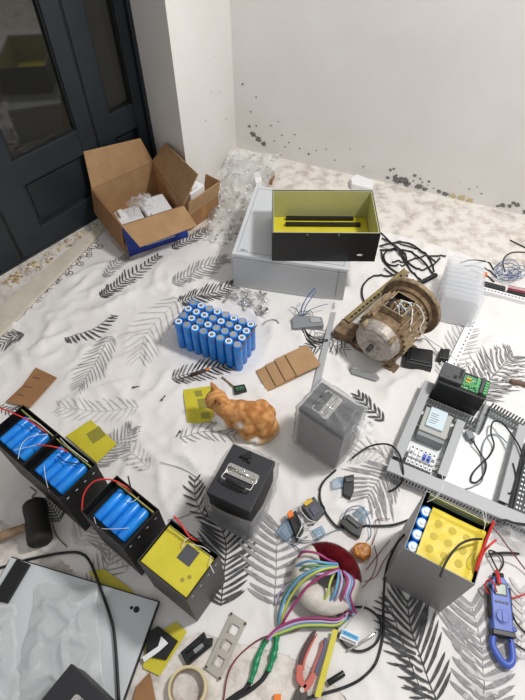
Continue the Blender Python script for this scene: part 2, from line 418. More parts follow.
mb.prism([df.p(-.02,-.08,0).xy, df.p(1.4,-.08,0).xy, df.p(1.4,.0,0).xy, df.p(-.02,.0,0).xy], 2.2, 2.7)
struct(mb.build('wall_door_side', M['wall']))

# builder's foam and plaster crumbs along the door sill
mb = MB(); rnd = random.Random(3)
for i in range(220):
    t = rnd.random(); p = at(0+96*t, 283-62*t) + Vector((0,0,0)); p = Vector((p.x, p.y, 0))+Vector((DN.x,DN.y,0))*(rnd.random()**2*.06+.008)
    r = .002+.006*rnd.random()**2
    mb.ball((p.x,p.y,r*.5), (r*1.3,r,r*.8), 7, 5, rnd.choice([0,0,1,1,2]))
o = mb.build('plaster_crumbs', [M['plaster_yellow'], M['floor'], M['kraft']])
tag(o, 'line of yellowish foam and plaster crumbs along the dark door sill', 'rubble', kind='stuff')

# ------------------------------------------------------------------ bed sheet with printed fronds
def ribbon(mb, pts, ws, mi, lift):
    n = len(pts); L = []; Rr = []
    for i in range(n):
        d = (pts[min(i+1,n-1)]-pts[max(i-1,0)]).normalized(); nv = Vector((-d.y, d.x))
        for lst, sg in ((L,1),(Rr,-1)):
            q = pts[i]+nv*ws[i]*sg; lst.append((q.x, q.y, h_sheet(q.x, q.y)+lift))
    mb.add(L+Rr, [[i, n+i, n+i+1, i+1] for i in range(n-1)], mi)
def frond(mb, stem, ln, n, mi, sides=(1,-1), ang=42, w=.0040, lift=.0021, taper=(.55,1,.45), seed=1, stem_w=.0010):
    rnd = random.Random(seed)
    P = [Vector((p.x, p.y)) for p in [at(*s) for s in stem]]
    Pc = [Vector((p.x,p.y)) for p in catmull([Vector((p.x,p.y,0)) for p in P], 10)]
    ribbon(mb, Pc, [stem_w]*len(Pc), mi, lift)
    m = len(Pc)-1; ln *= .0037; n = max(6, int(n*.95)); ang += 9; w *= 1.06; lift += seed*.00003
    for k in range(n):
        t = (k+.3)/n; f = t*m; i = min(int(f), m-1); p = Pc[i].lerp(Pc[i+1], f-i); d = (Pc[i+1]-Pc[i]).normalized()
        sc = (taper[0]+(taper[1]-taper[0])*t*2) if t < .5 else (taper[1]+(taper[2]-taper[1])*(t-.5)*2)
        for sg in sides:
            L = ln*sc*(.85+.3*rnd.random()); a0 = R(ang+14-22*t+rnd.uniform(-4,4))*sg
            pts = []; ws = []
            for j in range(8):
                u = j/7; aa = a0*(.94-.10*u); dd = Vector((d.x*math.cos(aa)-d.y*math.sin(aa), d.x*math.sin(aa)+d.y*math.cos(aa)))
                pts.append(p+dd*L*u); ws.append(w*(.25+.75*math.sin(math.pi*min(1,u*.95+.05))**.8)*(1 if j < 7 else .08))
            ribbon(mb, pts, ws, mi, lift+.00025+.0001*sg+.000012*(k%5))
mb = MB()
st = .0115
xs = [s.x for s in SHEET]; ys = [s.y for s in SHEET]
nx = int((max(xs)-min(xs))/st)+2; ny = int((max(ys)-min(ys))/st)+2
idx = {}; cells = []
def near_edge(p):
    best = None
    for i in range(len(SHEET)):
        a, b = SHEET[i-1], SHEET[i]; d = b-a; t = max(0,min(1,(p-a).dot(d)/d.length_squared)); q = a+d*t; e = (q-p).length
        if best is None or e < best[0]: best = (e,q)
    return best
X0, Y0 = min(xs)-st, min(ys)-st
ins = [[inside((X0+i*st, Y0+j*st), SHEET) for j in range(ny+2)] for i in range(nx+2)]
vs = []; fs = []
def gv(i, j):
    if (i,j) not in idx:
        p = Vector((X0+i*st, Y0+j*st))
        if not ins[i][j]: p = near_edge(p)[1]
        idx[(i,j)] = len(vs); vs.append((p.x, p.y, h_sheet(p.x, p.y)))
    return idx[(i,j)]
for i in range(nx+1):
    for j in range(ny+1):
        k = ins[i][j]+ins[i+1][j]+ins[i][j+1]+ins[i+1][j+1]
        if k >= 2: fs.append([gv(i,j), gv(i+1,j), gv(i+1,j+1), gv(i,j+1)])
mb.add(vs, fs, 0, True)
K, G, L = 1, 2, 3
frond(mb, [(101,298),(126,282),(159,256)], 15, 22, K, w=.0034, seed=1, ang=50)
frond(mb, [(106,280),(116,268),(127,257)], 13, 12, G, w=.003, seed=2)
frond(mb, [(65,339),(90,332),(113,316)], 17, 14, K, sides=(-1,), ang=62, w=.004, seed=3)
frond(mb, [(113,338),(97,362),(80,388)], 24, 18, G, w=.0016, seed=4)
frond(mb, [(173,285),(198,272),(226,260)], 22, 18, G, w=.0030, seed=5)
frond(mb, [(178,304),(205,296),(238,284)], 20, 20, K, w=.0032, seed=6)
frond(mb, [(172,249),(190,240),(208,231)], 14, 14, K, w=.0030, seed=7)
frond(mb, [(172,380),(197,372),(228,366)], 22, 14, K, w=.0030, seed=8)
frond(mb, [(172,380),(197,372),(228,366)], 16, 14, G, w=.0030, seed=18, lift=.0018)
frond(mb, [(180,440),(205,432),(236,436)], 16, 10, G, w=.0018, seed=9)
frond(mb, [(384,422),(370,410),(358,396)], 15, 8, K, w=.0040, seed=10, ang=30)
frond(mb, [(392,470),(378,482),(366,500)], 38, 12, G, w=.0036, seed=11, ang=50)
frond(mb, [(360,326),(337,340),(308,350)], 22, 16, K, w=.0026, seed=12)
frond(mb, [(300,312),(316,334),(345,352)], 20, 14, G, w=.0022, seed=13)
frond(mb, [(475,398),(490,380),(512,358)], 36, 16, G, w=.0036, seed=14, lift=.0019)
frond(mb, [(475,398),(490,380),(512,358)], 38, 14, K, w=.0014, seed=15, ang=55)
frond(mb, [(442,380),(455,350),(468,318)], 24, 14, L, w=.0036, seed=16)
frond(mb, [(450,378),(462,350),(472,330)], 20, 14, G, w=.0012, seed=17)
frond(mb, [(436,702),(422,665),(411,632),(407,600)], 36, 14, K, w=.0044, seed=20, ang=38, stem_w=.0016)
frond(mb, [(424,700),(408,660),(396,625),(388,600)], 20, 13, K, w=.0030, seed=21, ang=60, sides=(1,))
frond(mb, [(482,712),(482,670),(480,640),(470,602)], 40, 13, G, w=.0062, seed=23, ang=48)
frond(mb, [(482,712),(482,670),(480,640),(470,602)], 28, 10, L, w=.0066, seed=24, ang=56, lift=.0018)
frond(mb, [(221,606),(224,575),(226,545),(217,515)], 34, 18, K, w=.0042, seed=25, ang=48, stem_w=.0015)
frond(mb, [(274,606),(276,575),(277,545),(279,525)], 38, 12, G, w=.0056, seed=26, ang=58)
frond(mb, [(96,468),(112,450),(132,430)], 20, 14, G, w=.0026, seed=27)
frond(mb, [(150,470),(130,452),(112,440)], 20, 12, L, w=.003, seed=28)
frond(mb, [(60,522),(54,510),(46,498)], 14, 10, K, w=.0022, seed=29)
frond(mb, [(25,336),(12,340),(-10,352)], 16, 14, K, w=.0020, seed=30)
frond(mb, [(0,408),(14,412),(26,404)], 10, 10, K, w=.0018, seed=31)
frond(mb, [(140,408),(100,412),(60,408)], 22, 14, L, w=.0022, seed=32)
frond(mb, [(180,300),(150,330),(140,360)], 34, 14, L, w=.0022, seed=33)
frond(mb, [(75,545),(100,520),(130,560)], 26, 16, L, w=.003, seed=34)
frond(mb, [(90,590),(110,560),(100,530)], 24, 14, G, w=.0018, seed=35)
frond(mb, [(395,458),(370,452),(350,456)], 20, 10, L, w=.003, seed=36)
frond(mb, [(205,520),(196,500),(195,480)], 14, 8, K, w=.003, seed=37)
frond(mb, [(520,660),(522,620),(520,590)], 22, 10, L, w=.005, seed=38)
sh = mb.build('bed_sheet', [M['sheet'], M['p_black'], M['p_grey'], M['p_light']])
tag(sh, 'large white cotton bed sheet printed with palm fronds spread over the floor', 'bed sheet')

# floral cloth showing between the cream strip and the sheet
mb = MB(); P4 = [at(-6,344), at(30,314), at(98,264), at(128,262), at(104,232), at(64,250), at(30,282), at(-8,322)]
q = [Vector((p.x,p.y)) for p in P4]; n = len(q)
cc = ctr(q)
mb.add([(p.x,p.y,.0030) for p in q]+[(p.x,p.y,.0005) for p in q], [list(range(n)), list(range(n,2*n))]+[[i,(i+1)%n,n+(i+1)%n,n+i] for i in range(n)], 0)
def scroll(cx, cy, r, turns, a0, mi=1, w=.0022):
    c = at(cx, cy); pts = []
    for i in range(22):
        t = i/21; a = a0+turns*2*math.pi*t; k = r*(1-.8*t); pts.append(Vector((c.x+k*math.cos(a), c.y+k*math.sin(a))))
    nn = len(pts); Lf = []; Rt = []
    for i in range(nn):
        d = (pts[min(i+1,nn-1)]-pts[max(i-1,0)]).normalized(); nv = Vector((-d.y,d.x))
        Lf.append((*(pts[i]+nv*w), .0036)); Rt.append((*(pts[i]-nv*w), .0036))
    mb.add(Lf+Rt, [[i,nn+i,nn+i+1,i+1] for i in range(nn-1)], mi)
for i in range(8):
    t = i/7; px = 24+70*t; py = 308-62*t
    scroll(px, py, .026, 1.6, i*1.3); scroll(px+6, py+1, .018, 1.4, i*2.1+1); scroll(px-4, py+4, .013, 1.2, i*2.9+2)
    scroll(px+2, py-5, .016, 1.3, i*1.7+4, w=.0016)
tag(mb.build('floral_cloth', [M['sheet'], M['p_brown']]), 'edge of an off-white cloth with brown scroll flowers beside the cream strip', 'cloth')

# cream strip along the door
mb = MB(); a = [at(-40,338,.02), at(-30,366,.02), at(102,230,.02), at(95,226,.02)]
mb.prism([p.xy for p in a], .004, .018)
tag(mb.build('wooden_batten', M['cream'], None, .003), 'long cream board strip lying along the floor by the dark door', 'board')

# ------------------------------------------------------------------ crumpled plastic
def crumple(q, nu, nv, zf, amp, freq, seed, mb=None, dome=0, edge_down=True):
    mb = mb or MB(); vs = []
    for i in range(nu+1):
        for j in range(nv+1):
            u, v = i/nu, j/nv
            p = (1-u)*(1-v)*q[0]+u*(1-v)*q[1]+u*v*q[2]+(1-u)*v*q[3]
            nz = noise.noise(Vector((p.x*freq, p.y*freq, seed)))
            rd = 1-abs(noise.noise(Vector((p.x*freq*1.3+5, p.y*freq*1.3, seed+7))))
            jx = noise.noise(Vector((p.x*freq*2, p.y*freq*2, seed+31)))*.012; jy = noise.noise(Vector((p.x*freq*2, p.y*freq*2, seed+57)))*.012
            e = min(1, 5*min(u,1-u,v,1-v)) if edge_down else 1
            k = math.sin(math.pi*u)*math.sin(math.pi*v)
            z = zf(u,v)+(amp*(nz*.5+.5)+amp*1.2*rd**5)*max(.15,e)+dome*k**.6
            vs.append((p.x+jx, p.y+jy, z))
    mb.add(vs, [[i*(nv+1)+j,(i+1)*(nv+1)+j,(i+1)*(nv+1)+j+1,i*(nv+1)+j+1] for i in range(nu) for j in range(nv)], 0, True)
    return mb
def shell(q, z0, z1, off, amp, seed, top=True, flare=0, lev=16, per=56):
    mb = MB(); q = [Vector((p[0],p[1])) for p in q]; c = ctr(q).xy; n = len(q)
    peri = []
    for i in range(n):
        for k in range(per//n): peri.append(q[i].lerp(q[(i+1)%n], k/(per//n)))
    N = len(peri); rows = []
    for l in range(lev+1):
        v = l/lev; z = z0+(z1-z0)*v; row = []
        for p in peri:
            d = (p-c).normalized()
            nz = noise.noise(Vector((p.x*18, p.y*18, z*14+seed)))*.5+.5
            rd = (1-abs(noise.noise(Vector((p.x*26+z*12, p.y*26-z*8, z*10+seed+5)))))**4
            k = off+amp*nz+amp*rd+flare*v**3
            w = p+d*k; row.append(Vector((w.x, w.y, z+(.004*rd if l else 0))))
        rows.append(row)
    if top:
        for s in (.9,.7,.5,.3,.1):
            row = []
            for p in peri:
                w = c+(p-c)*s
                rd = (1-abs(noise.noise(Vector((w.x*22, w.y*22, seed+11)))))**5
                row.append(Vector((w.x, w.y, z1+.008+.008*rd+.003*noise.noise(Vector((w.x*30,w.y*30,seed))))))
            rows.append(row)
    vs = [v for r in rows for v in r]
    mb.add(vs, [[i*N+k, i*N+(k+1)%N, (i+1)*N+(k+1)%N, (i+1)*N+k] for i in range(len(rows)-1) for k in range(N)], 0, True)
    if top: mb.add(rows[-1], [list(range(N))], 0, True)
    return mb

# bubble wrap heap and clear sheet in the corner
q = [at(203,240).xy, at(236,250).xy, Vector((.10,2.44)), Vector((-.17,2.47))]
mb = crumple(q, 60, 70, lambda u,v: .006+.05*v*v, .045, 7, 3)
rnd = random.Random(5); nb = len(mb.v)
for i in range(230):           # dirt flakes stuck to the film
    k = rnd.randrange(61*71); p = mb.v[k]; r = .002+.006*rnd.random(); a = rnd.random()*6
    P = [p+Vector((r*(.5+rnd.random())*math.cos(a+t*1.05), r*(.5+rnd.random())*math.sin(a+t*1.05), .003)) for t in range(6)]
    mb.add(P, [list(range(6))], rnd.choice([1,1,2]))
tag(mb.build('bubble_wrap', [M['bubble'], M['p_grey'], M['white']]), 'crumpled heap of clear bubble wrap with dark specks in the room corner', 'bubble wrap')
mb = MB(); q3 = [at(212,182,.03), at(234,150,.10), at(284,166,.06), at(262,188,.02)]
vs = []; NN = 24
for i in range(NN+1):
    for j in range(NN+1):
        u,v = i/NN, j/NN; p = q3[0]*(1-u)*(1-v)+q3[1]*(1-u)*v+q3[2]*u*v+q3[3]*u*(1-v)
        vs.append(p+Vector((0,0,.010*noise.noise(Vector((p.x*14,p.y*14,4))))))
mb.add(vs, [[i*(NN+1)+j,(i+1)*(NN+1)+j,(i+1)*(NN+1)+j+1,i*(NN+1)+j+1] for i in range(NN) for j in range(NN)], 0, True)
tag(mb.build('plastic_sheet', M['f_clear']), 'clear plastic sheet leaning into the corner above the bubble wrap', 'plastic sheet')

def small_block(name, pts, z0, z1, m, label, cat, bevel=.002, group=None):
    mb = MB(); q = [at(x,y,z1).xy for x,y in pts]; mb.prism(q, z0, z1)
    o = mb.build(name, m, None, bevel, loc=ctr(q, z0)); return tag(o, label, cat, group)
small_block('foam_scrap', [(253,174),(259,171),(262,180),(256,183)], .05, .085, M['foam'], 'small white foam scrap on top of the bubble wrap by the corner', 'foam scrap')
small_block('cardboard_scrap', [(262,171),(267,166),(275,171),(272,180),(264,178)], .0, .03, M['kraft_d'], 'small brown cardboard scrap at the foot of the back wall', 'cardboard')
small_block('foam_block', [(351,178),(357,174),(375,181),(372,189),(352,184)], .0, .035, M['foam'], 'white foam block by the back wall behind the black metal case', 'foam block')

# ------------------------------------------------------------------ cardboard boxes
q = [Vector((-.761,1.988)), Vector((-.586,1.735)), Vector((-.338,1.867)), Vector((-.514,2.197))]
bx = thing('cardboard_box', 'open cardboard box with blue printed front and raised flaps by the door', 'box', ctr(q, ZB))
mb = MB(); t = .005
qi = inset(q, t); z1 = .175
for i in range(4):
    j = (i+1)%4
    o0,o1,i0,i1 = q[i],q[j],qi[i],qi[j]
    mb.add([(*o0,ZB),(*o1,ZB),(*o1,z1),(*o0,z1)], [[0,1,2,3]], 1 if i == 1 else 0)
    mb.add([(*o0,z1),(*o1,z1),(*i1,z1),(*i0,z1)], [[0,1,2,3]], 2)
    mb.add([(*i0,z1),(*i1,z1),(*i1,.008),(*i0,.008)], [[0,1,2,3]], 0)
mb.add([(*p,ZB) for p in q], [[0,1,2,3]], 0); mb.add([(*p,.008) for p in qi], [[0,1,2,3]], 0)
# pale printed line of small marks low on the blue face
e = (q[2]-q[1]); en = Vector((e.y,-e.x)).normalized()
for k in range(14):
    a = q[1]+e*(.30+.035*k)+en*.0008; b = a+e*.022; mb.add([(*a,.030),(*b,.030),(*b,.037),(*a,.037)], [[0,1,2,3]], 3)
body = mb.build('box_body', [M['kraft'], M['blueprint'], M['kraft_e'], M['label']], bx)
def flap(a, b, ta, tb, th=.005, m='kraft', root=None):
    a,b,ta,tb = map(Vector,(a,b,ta,tb)); n = (b-a).cross(ta-a+tb-b).normalized(); c_ = (a+b)/2; ta = ta-n*(ta-c_).dot(n); tb = tb-n*(tb-c_).dot(n); mb = MB()
    mb.slab([a,b,tb,ta], n, th); return mb.build('flap', M[m], root or bx, .001)
def onp(px, py, a, b, ta):
    n = (b-a).cross(ta-a); r = ray(px, py); o = Vector((0,0,H)); return o+r*((a-o).dot(n)/r.dot(n))
v3 = lambda p,z: Vector((p.x,p.y,z))
flap(v3(q[0],z1), v3(q[3],z1), at(83,151.4,.335), onp(140,138,v3(q[0],z1),v3(q[3],z1),at(83,151.4,.335)))
flap(v3(q[3],z1), v3(q[2],z1), at(165.7,143,.285), onp(198.6,174.3,v3(q[3],z1),v3(q[2],z1),at(165.7,143,.285)))
flap(v3(q[1],z1), v3(q[2],z1), at(140,247,.13), onp(197,225.7,v3(q[1],z1),v3(q[2],z1),at(140,247,.13)))
dl = Vector((-(q[1]-q[0]).y, (q[1]-q[0]).x)).normalized(); dl = dl if dl.dot(q[0]-q[2]) > 0 else -dl
flap(v3(q[0]+dl*.003,z1), v3(q[1]+dl*.003,z1), v3(q[0]+dl*.02,.05), v3(q[1]+dl*.02,.05), m='kraft_d')
# white foam packing inside
fr = Fr(q[1], 28)
def foam(name, x0,x1,y0,y1,z0,z1,label,notch=True):
    mb = MB(); mb.box(fr,x0,x1,y0,y1,z0,z1)
    if notch:
        mb.box(fr,x0+.015,x1-.02,y0+.02,y0+.045,z1,z1+.012); mb.box(fr,x0+.012,x0+.035,y1-.06,y1-.015,z1,z1+.018)
    o = mb.build(name, M['foam'], None, .004, loc=ctr([fr.p((x0+x1)/2,(y0+y1)/2).xy], z0)); return tag(o,label,'packing foam','foam in the open box')
foam('packing_foam', .015,.125,.02,.20,.01,.10,'left white foam packing block inside the open cardboard box')
foam('packing_foam', .135,.25,.035,.20,.01,.12,'right white foam packing block inside the open cardboard box')
mb = crumple([fr.p(.08,.09).xy, fr.p(.19,.10).xy, fr.p(.19,.19).xy, fr.p(.08,.19).xy], 26, 22, lambda u,v: .136, .02, 24, 11, dome=.015)
tag(mb.build('plastic_bag', M['f_clear']), 'clear crumpled plastic bag on the white foam inside the open box', 'plastic bag')

f0 = at(190,231).xy; f1 = at(219,210).xy; e = (f1-f0); nb_ = Vector((-e.y,e.x)).normalized()
q2 = [f0, f1, f1+nb_*.09, f0+nb_*.085]
bx2 = thing('cardboard_box', 'smaller brown cardboard box with taped front, behind the big open box', 'box', ctr(q2, 0))
mb = MB(); mb.openbox(q2, .001, .085, .004, 0, 0, 1); b2 = mb.build('box_body', [M['kraft_d'], M['kraft_e']], bx2)
mb = MB(); a = f0+e*.42-nb_*.001; b = f0+e*.58-nb_*.001
mb.add([(*a,.03),(*b,.03),(*b,.086),(*a,.086)], [[0,1,2,3]]); mb.build('packing_tape', M['tape'], bx2)
flap(v3(q2[0],.085), v3(q2[1],.085), v3(q2[0]-nb_*.015,.165), v3(q2[1]-nb_*.012,.165), .004, 'kraft', bx2)
flap(v3(q2[1],.085), v3(q2[2],.085), v3(q2[1]+e.normalized()*.02,.15), v3(q2[2]+e.normalized()*.02,.15), .004, 'kraft_d', bx2)
fr2 = Fr(f0, math.degrees(math.atan2(e.y,e.x)))
mb = MB(); mb.box(fr2,.045,.135,.015,.07,.006,.17); mb.box(fr2,.06,.10,.02,.06,.17,.19)
tag(mb.build('packing_foam', M['foam'], None, .004, loc=fr2.p(.09,.04,.006)), 'white foam block sticking out of the smaller brown box', 'packing foam')

# ------------------------------------------------------------------ white cabinet with black case on it
qc = rect((-.122,1.555), -11.5, .46, .45)
cb = thing('electrical_cabinet', 'pale grey metal cabinet lying flat under the black metal case', 'cabinet', ctr(qc, ZB))
fc = Fr((-.122,1.555), -11.5)
mb = MB(); mb.box(fc,0,.46,0,.45,ZB,.165); mb.build('cabinet_body', M['cab_shaded'], cb, .004)
mb = MB(); mb.box(fc,.0,.46,.0,.45,.167,.185)
dd = mb.build('cabinet_door', M['cab'], cb, .003)
mb = MB()
for (a,b,c,d) in [(.018,.442,.018,.0195),(.018,.442,.43,.4315),(.018,.0195,.018,.43),(.44,.4415,.018,.43)]: mb.box(fc,a,b,c,d,.1845,.1855)
sub(dd, mb, 'door_groove', M['ink'])
mb = MB(); mb.box(fc,.03,.06,.024,.027,.1845,.1857); mb.box(fc,.03,.05,.030,.033,.1845,.1857); sub(dd, mb, 'rating_plate', M['ink'])
mb = MB(); mb.box(fc,.425,.4265,-.0008,.004,.03,.18); mb.build('hinge_line', M['ink'], cb)

qk = rect((.036,1.512), -.6, .398, .258)
fk = Fr((.036,1.512), -.6)
Zc = .186
cs = thing('battery_case', 'wide open black metal case with yellow-green lining, standing on the pale cabinet', 'battery case', ctr(qk, Zc))
mb = MB(); mb.openbox(qk, Zc, Zc+.14, .002, 0, 0, 1, floor=Zc+.004)
mb.build('case_body', [M['black'], M['edge']], cs)
mb = MB(); qi = inset(qk, .004); qj = inset(qk, .0075)
mb.openbox(qi, Zc+.006, Zc+.138, .003, 0, 0, 0, floor=Zc+.009); mb.build('insulation_lining', M['lining'], cs)
mb = MB(); mb.box(fk,.009,.389,.009,.249,Zc+.0095,Zc+.014); mb.build('insulation_board', M['yellow'], cs)
for y in (.186,.224):
    mb = MB(); mb.box(fk,.055+(.0 if y<.2 else .003),.36-(.0 if y<.2 else .025),y,y+.015,Zc+.0145,Zc+.028); mb.build('foam_bar', M['plain_black'], cs, .001)
mb = MB(); cx = fk.p(.335,-.0012,Zc+.035); P = [cx+fk.x*.011*math.cos(t*math.pi/8)+Vector((0,0,.0045*math.sin(t*math.pi/8))) for t in range(16)]
mb.hexa(P, [p-fk.y*.0006 for p in P]); mb.build('oval_badge', M['white'], cs)
mb = MB()
for x in (.13,.245): mb.ball(fk.p(x,-.001,Zc+.132), (.003,.001,.003), 8, 5)
mb.build('screw', M['steel'], cs)

# ------------------------------------------------------------------ blue cell pack
ang = -26.0; fp = Fr((-.328,1.232), ang)
pk = thing('battery_pack', 'block of 32 upright blue cylindrical cells in rows beside the pale cabinet', 'battery pack', fp.p(.13,.066,ZB))
kk = 0; proto = {}
for j in range(4):
    for i in range(8):
        typ = (i+j) % 2
        if (i,j) in ((5,1),(7,2),(1,2)): typ = 1-typ
        c = fp.p(.0172+i*.0345, .0172+j*.0345, 0)
        if typ not in proto:
            mb = MB(); mb.lathe(c+Vector((0,0,ZB)), (0,0,1), [(0,0),(0,.0155),(.001,.0163),(.138,.0163),(.1405,.0155),(.1405,.0125),(.139,.0125)], 24, 0, True)
            ob = mb.build('cell', M['blue'], pk)
            mb = MB()
            if typ == 0:
                mb.lathe(c+Vector((0,0,ZB)), (0,0,1), [(.1392,.0128),(.1415,.0122),(.1415,.0068)], 20, 0)
                mb.lathe(c+Vector((0,0,ZB)), (0,0,1), [(.1412,.0070),(.1412,.0034)], 20, 1)
                mb.lathe(c+Vector((0,0,ZB)), (0,0,1), [(.1412,.0036),(.1435,.0034),(.1435,0)], 16, 2)
            else:
                mb.lathe(c+Vector((0,0,ZB)), (0,0,1), [(.1392,.0128),(.1412,.0122),(.1412,0)], 20, 2)
            cp = sub(ob, mb, 'cell_terminal', [M['ring'], M['greyp'], M['cap']])
            proto[typ] = (ob, cp, c)
        else:
            ob0, cp0, c0 = proto[typ]
            ob = ob0.copy(); C.objects.link(ob); ob.parent = pk; ob.location = c-c0
            cp = cp0.copy(); C.objects.link(cp); cp.parent = ob
mb = MB()
for z in (.128,):
    for i in range(9): mb.box(fp, i*.0345-.0006, i*.0345+.0006, .002, .136, z, z+.009)
    for j in range(1,4): mb.box(fp, 0, .276, j*.0345-.0006, j*.0345+.0006, z, z+.009)
pass
mb.build('cell_holder', M['kraft_e'], pk)

# ------------------------------------------------------------------ battery boxes
def handle(fr, cx, cy, z, L=.075, W=.032, swing=-1, root=None, lift=.012):
    mb = MB(); n = 6; P = []
    for (sx,sy) in ((1,1),(-1,1),(-1,-1),(1,-1)):
        for k in range(4):
            a = {(1,1):0,(-1,1):90,(-1,-1):180,(1,-1):270}[(sx,sy)]+k*30
            P.append(fr.p(cx+sx*(L/2-.008)+.008*math.cos(R(a)), cy+sy*(W/2-.008)+.008*math.sin(R(a)), z))
    mb.hexa(P, [p+Vector((0,0,.004)) for p in P])
    for dx in (-.028,0,.028):
        for dy in (-.009,.009): mb.ball(fr.p(cx+dx*L/.075, cy+dy, z+.004), (.0034,.0034,.0018), 8, 5)
    mb.cyl(fr.p(cx-L/2+.006,cy,z+.006), fr.p(cx+L/2-.006,cy,z+.006), .0045, seg=10)
    ob = mb.build('handle_plate', M['chrome'], root)
    a0 = fr.p(cx-L/2+.004,cy,z+.006); a1 = fr.p(cx+L/2-.004,cy,z+.006); d = fr.y*swing*(W+.006)+Vector((0,0,lift))
    mb = MB(); mb.tube(catmull([a0, a0+d*.5, a0+d*.92, a0+d+fr.x*.006, a0+d+fr.x*.016],6), .0024, 8)
    mb.tube(catmull([a1, a1+d*.5, a1+d*.92, a1+d-fr.x*.006, a1+d-fr.x*.016],6), .0024, 8)
    bl = mb.build('handle_bail', M['chrome'], root)
    mb = MB(); mb.tube([a0+d+fr.x*.014, a0+d+fr.x*.018, a1+d-fr.x*.018, a1+d-fr.x*.014], .006, 12, rr=[.004,.006,.006,.004]); sub(bl, mb, 'handle_grip', M['blackp'])

# black lidded box, lower half in a bag
fl = Fr((-.154,.560), -25.2); ql = [fl.p(0,0).xy, fl.p(.134,0).xy, fl.p(.134,.163).xy, fl.p(0,.163).xy]
lb = thing('battery_box', 'black lidded battery box with chrome handle, its lower half in a cloudy bag', 'battery box', ctr(ql, ZB))
mb = MB(); mb.prism(inset(ql,.003), ZB, .205); mb.build('box_body', M['case'], lb, .002)
mb = MB(); mb.prism(ql, .200, .226); mb.build('lid', M['lid'], lb, .003)
handle(fl, .066, .088, .2265, .096, .033, -1, lb)
mb = MB(); mb.lathe(fl.p(.055,.139,.226), (0,0,1), [(0,.014),(.002,.014),(.002,0)], 20); mb.lathe(fl.p(.055,.139,.226), (0,0,1), [(0,.008),(.008,.007),(.008,0)], 14)
for a in (80,200,320): mb.tube([fl.p(.055,.139,.2285), fl.p(.055+.02*math.cos(R(a)),.139+.02*math.sin(R(a)),.2285)], .0035, 8)
mb.build('lid_socket', M['blackp'], lb)
tag(shell(inset(ql,-.001), ZB+.001, .200, .002, .005, 4, False, .009).build('plastic_bag', M['f_wrap']), 'cloudy plastic bag pulled up around the black lidded box beside the cat', 'plastic bag')

# wrapped box
fw = Fr((.108,.826), -39); fwq = [fw.p(0,0).xy, fw.p(.160,0).xy, fw.p(.160,.125).xy, fw.p(0,.125).xy]
wb = thing('battery_box', 'black battery box with chrome handle fully wrapped in cloudy plastic', 'battery box', ctr(fwq, ZB))
qq = inset(fwq,.003)
mb = MB(); mb.prism(qq, ZB, .215); mb.build('box_body', M['case_d'], wb, .002)
mb = MB(); mb.prism(inset(fwq,.001), .205, .226); mb.build('lid', M['lid'], wb, .003)
fwh = Fr(fw.p(.075,.062).xy, 51)
handle(fwh, 0, 0, .2265, .090, .034, 1, wb, .002)
mb = shell(inset(fwq,-.001), ZB+.001, .230, .002, .004, 8, True, .001)
tag(mb.build('plastic_bag', M['f_wrap']), 'cloudy plastic bag covering the whole battery box right of the cat', 'plastic bag')
mb = crumple([at(352,424,.22).xy, at(374,414,.22).xy, at(375,428,.22).xy, at(356,436,.22).xy], 16, 12, lambda u,v: .205-.02*u, .018, 30, 5)
tag(mb.build('bag_corner', M['f_bag']), 'loose twisted corner of plastic film at the wrapped box right edge', 'plastic film')

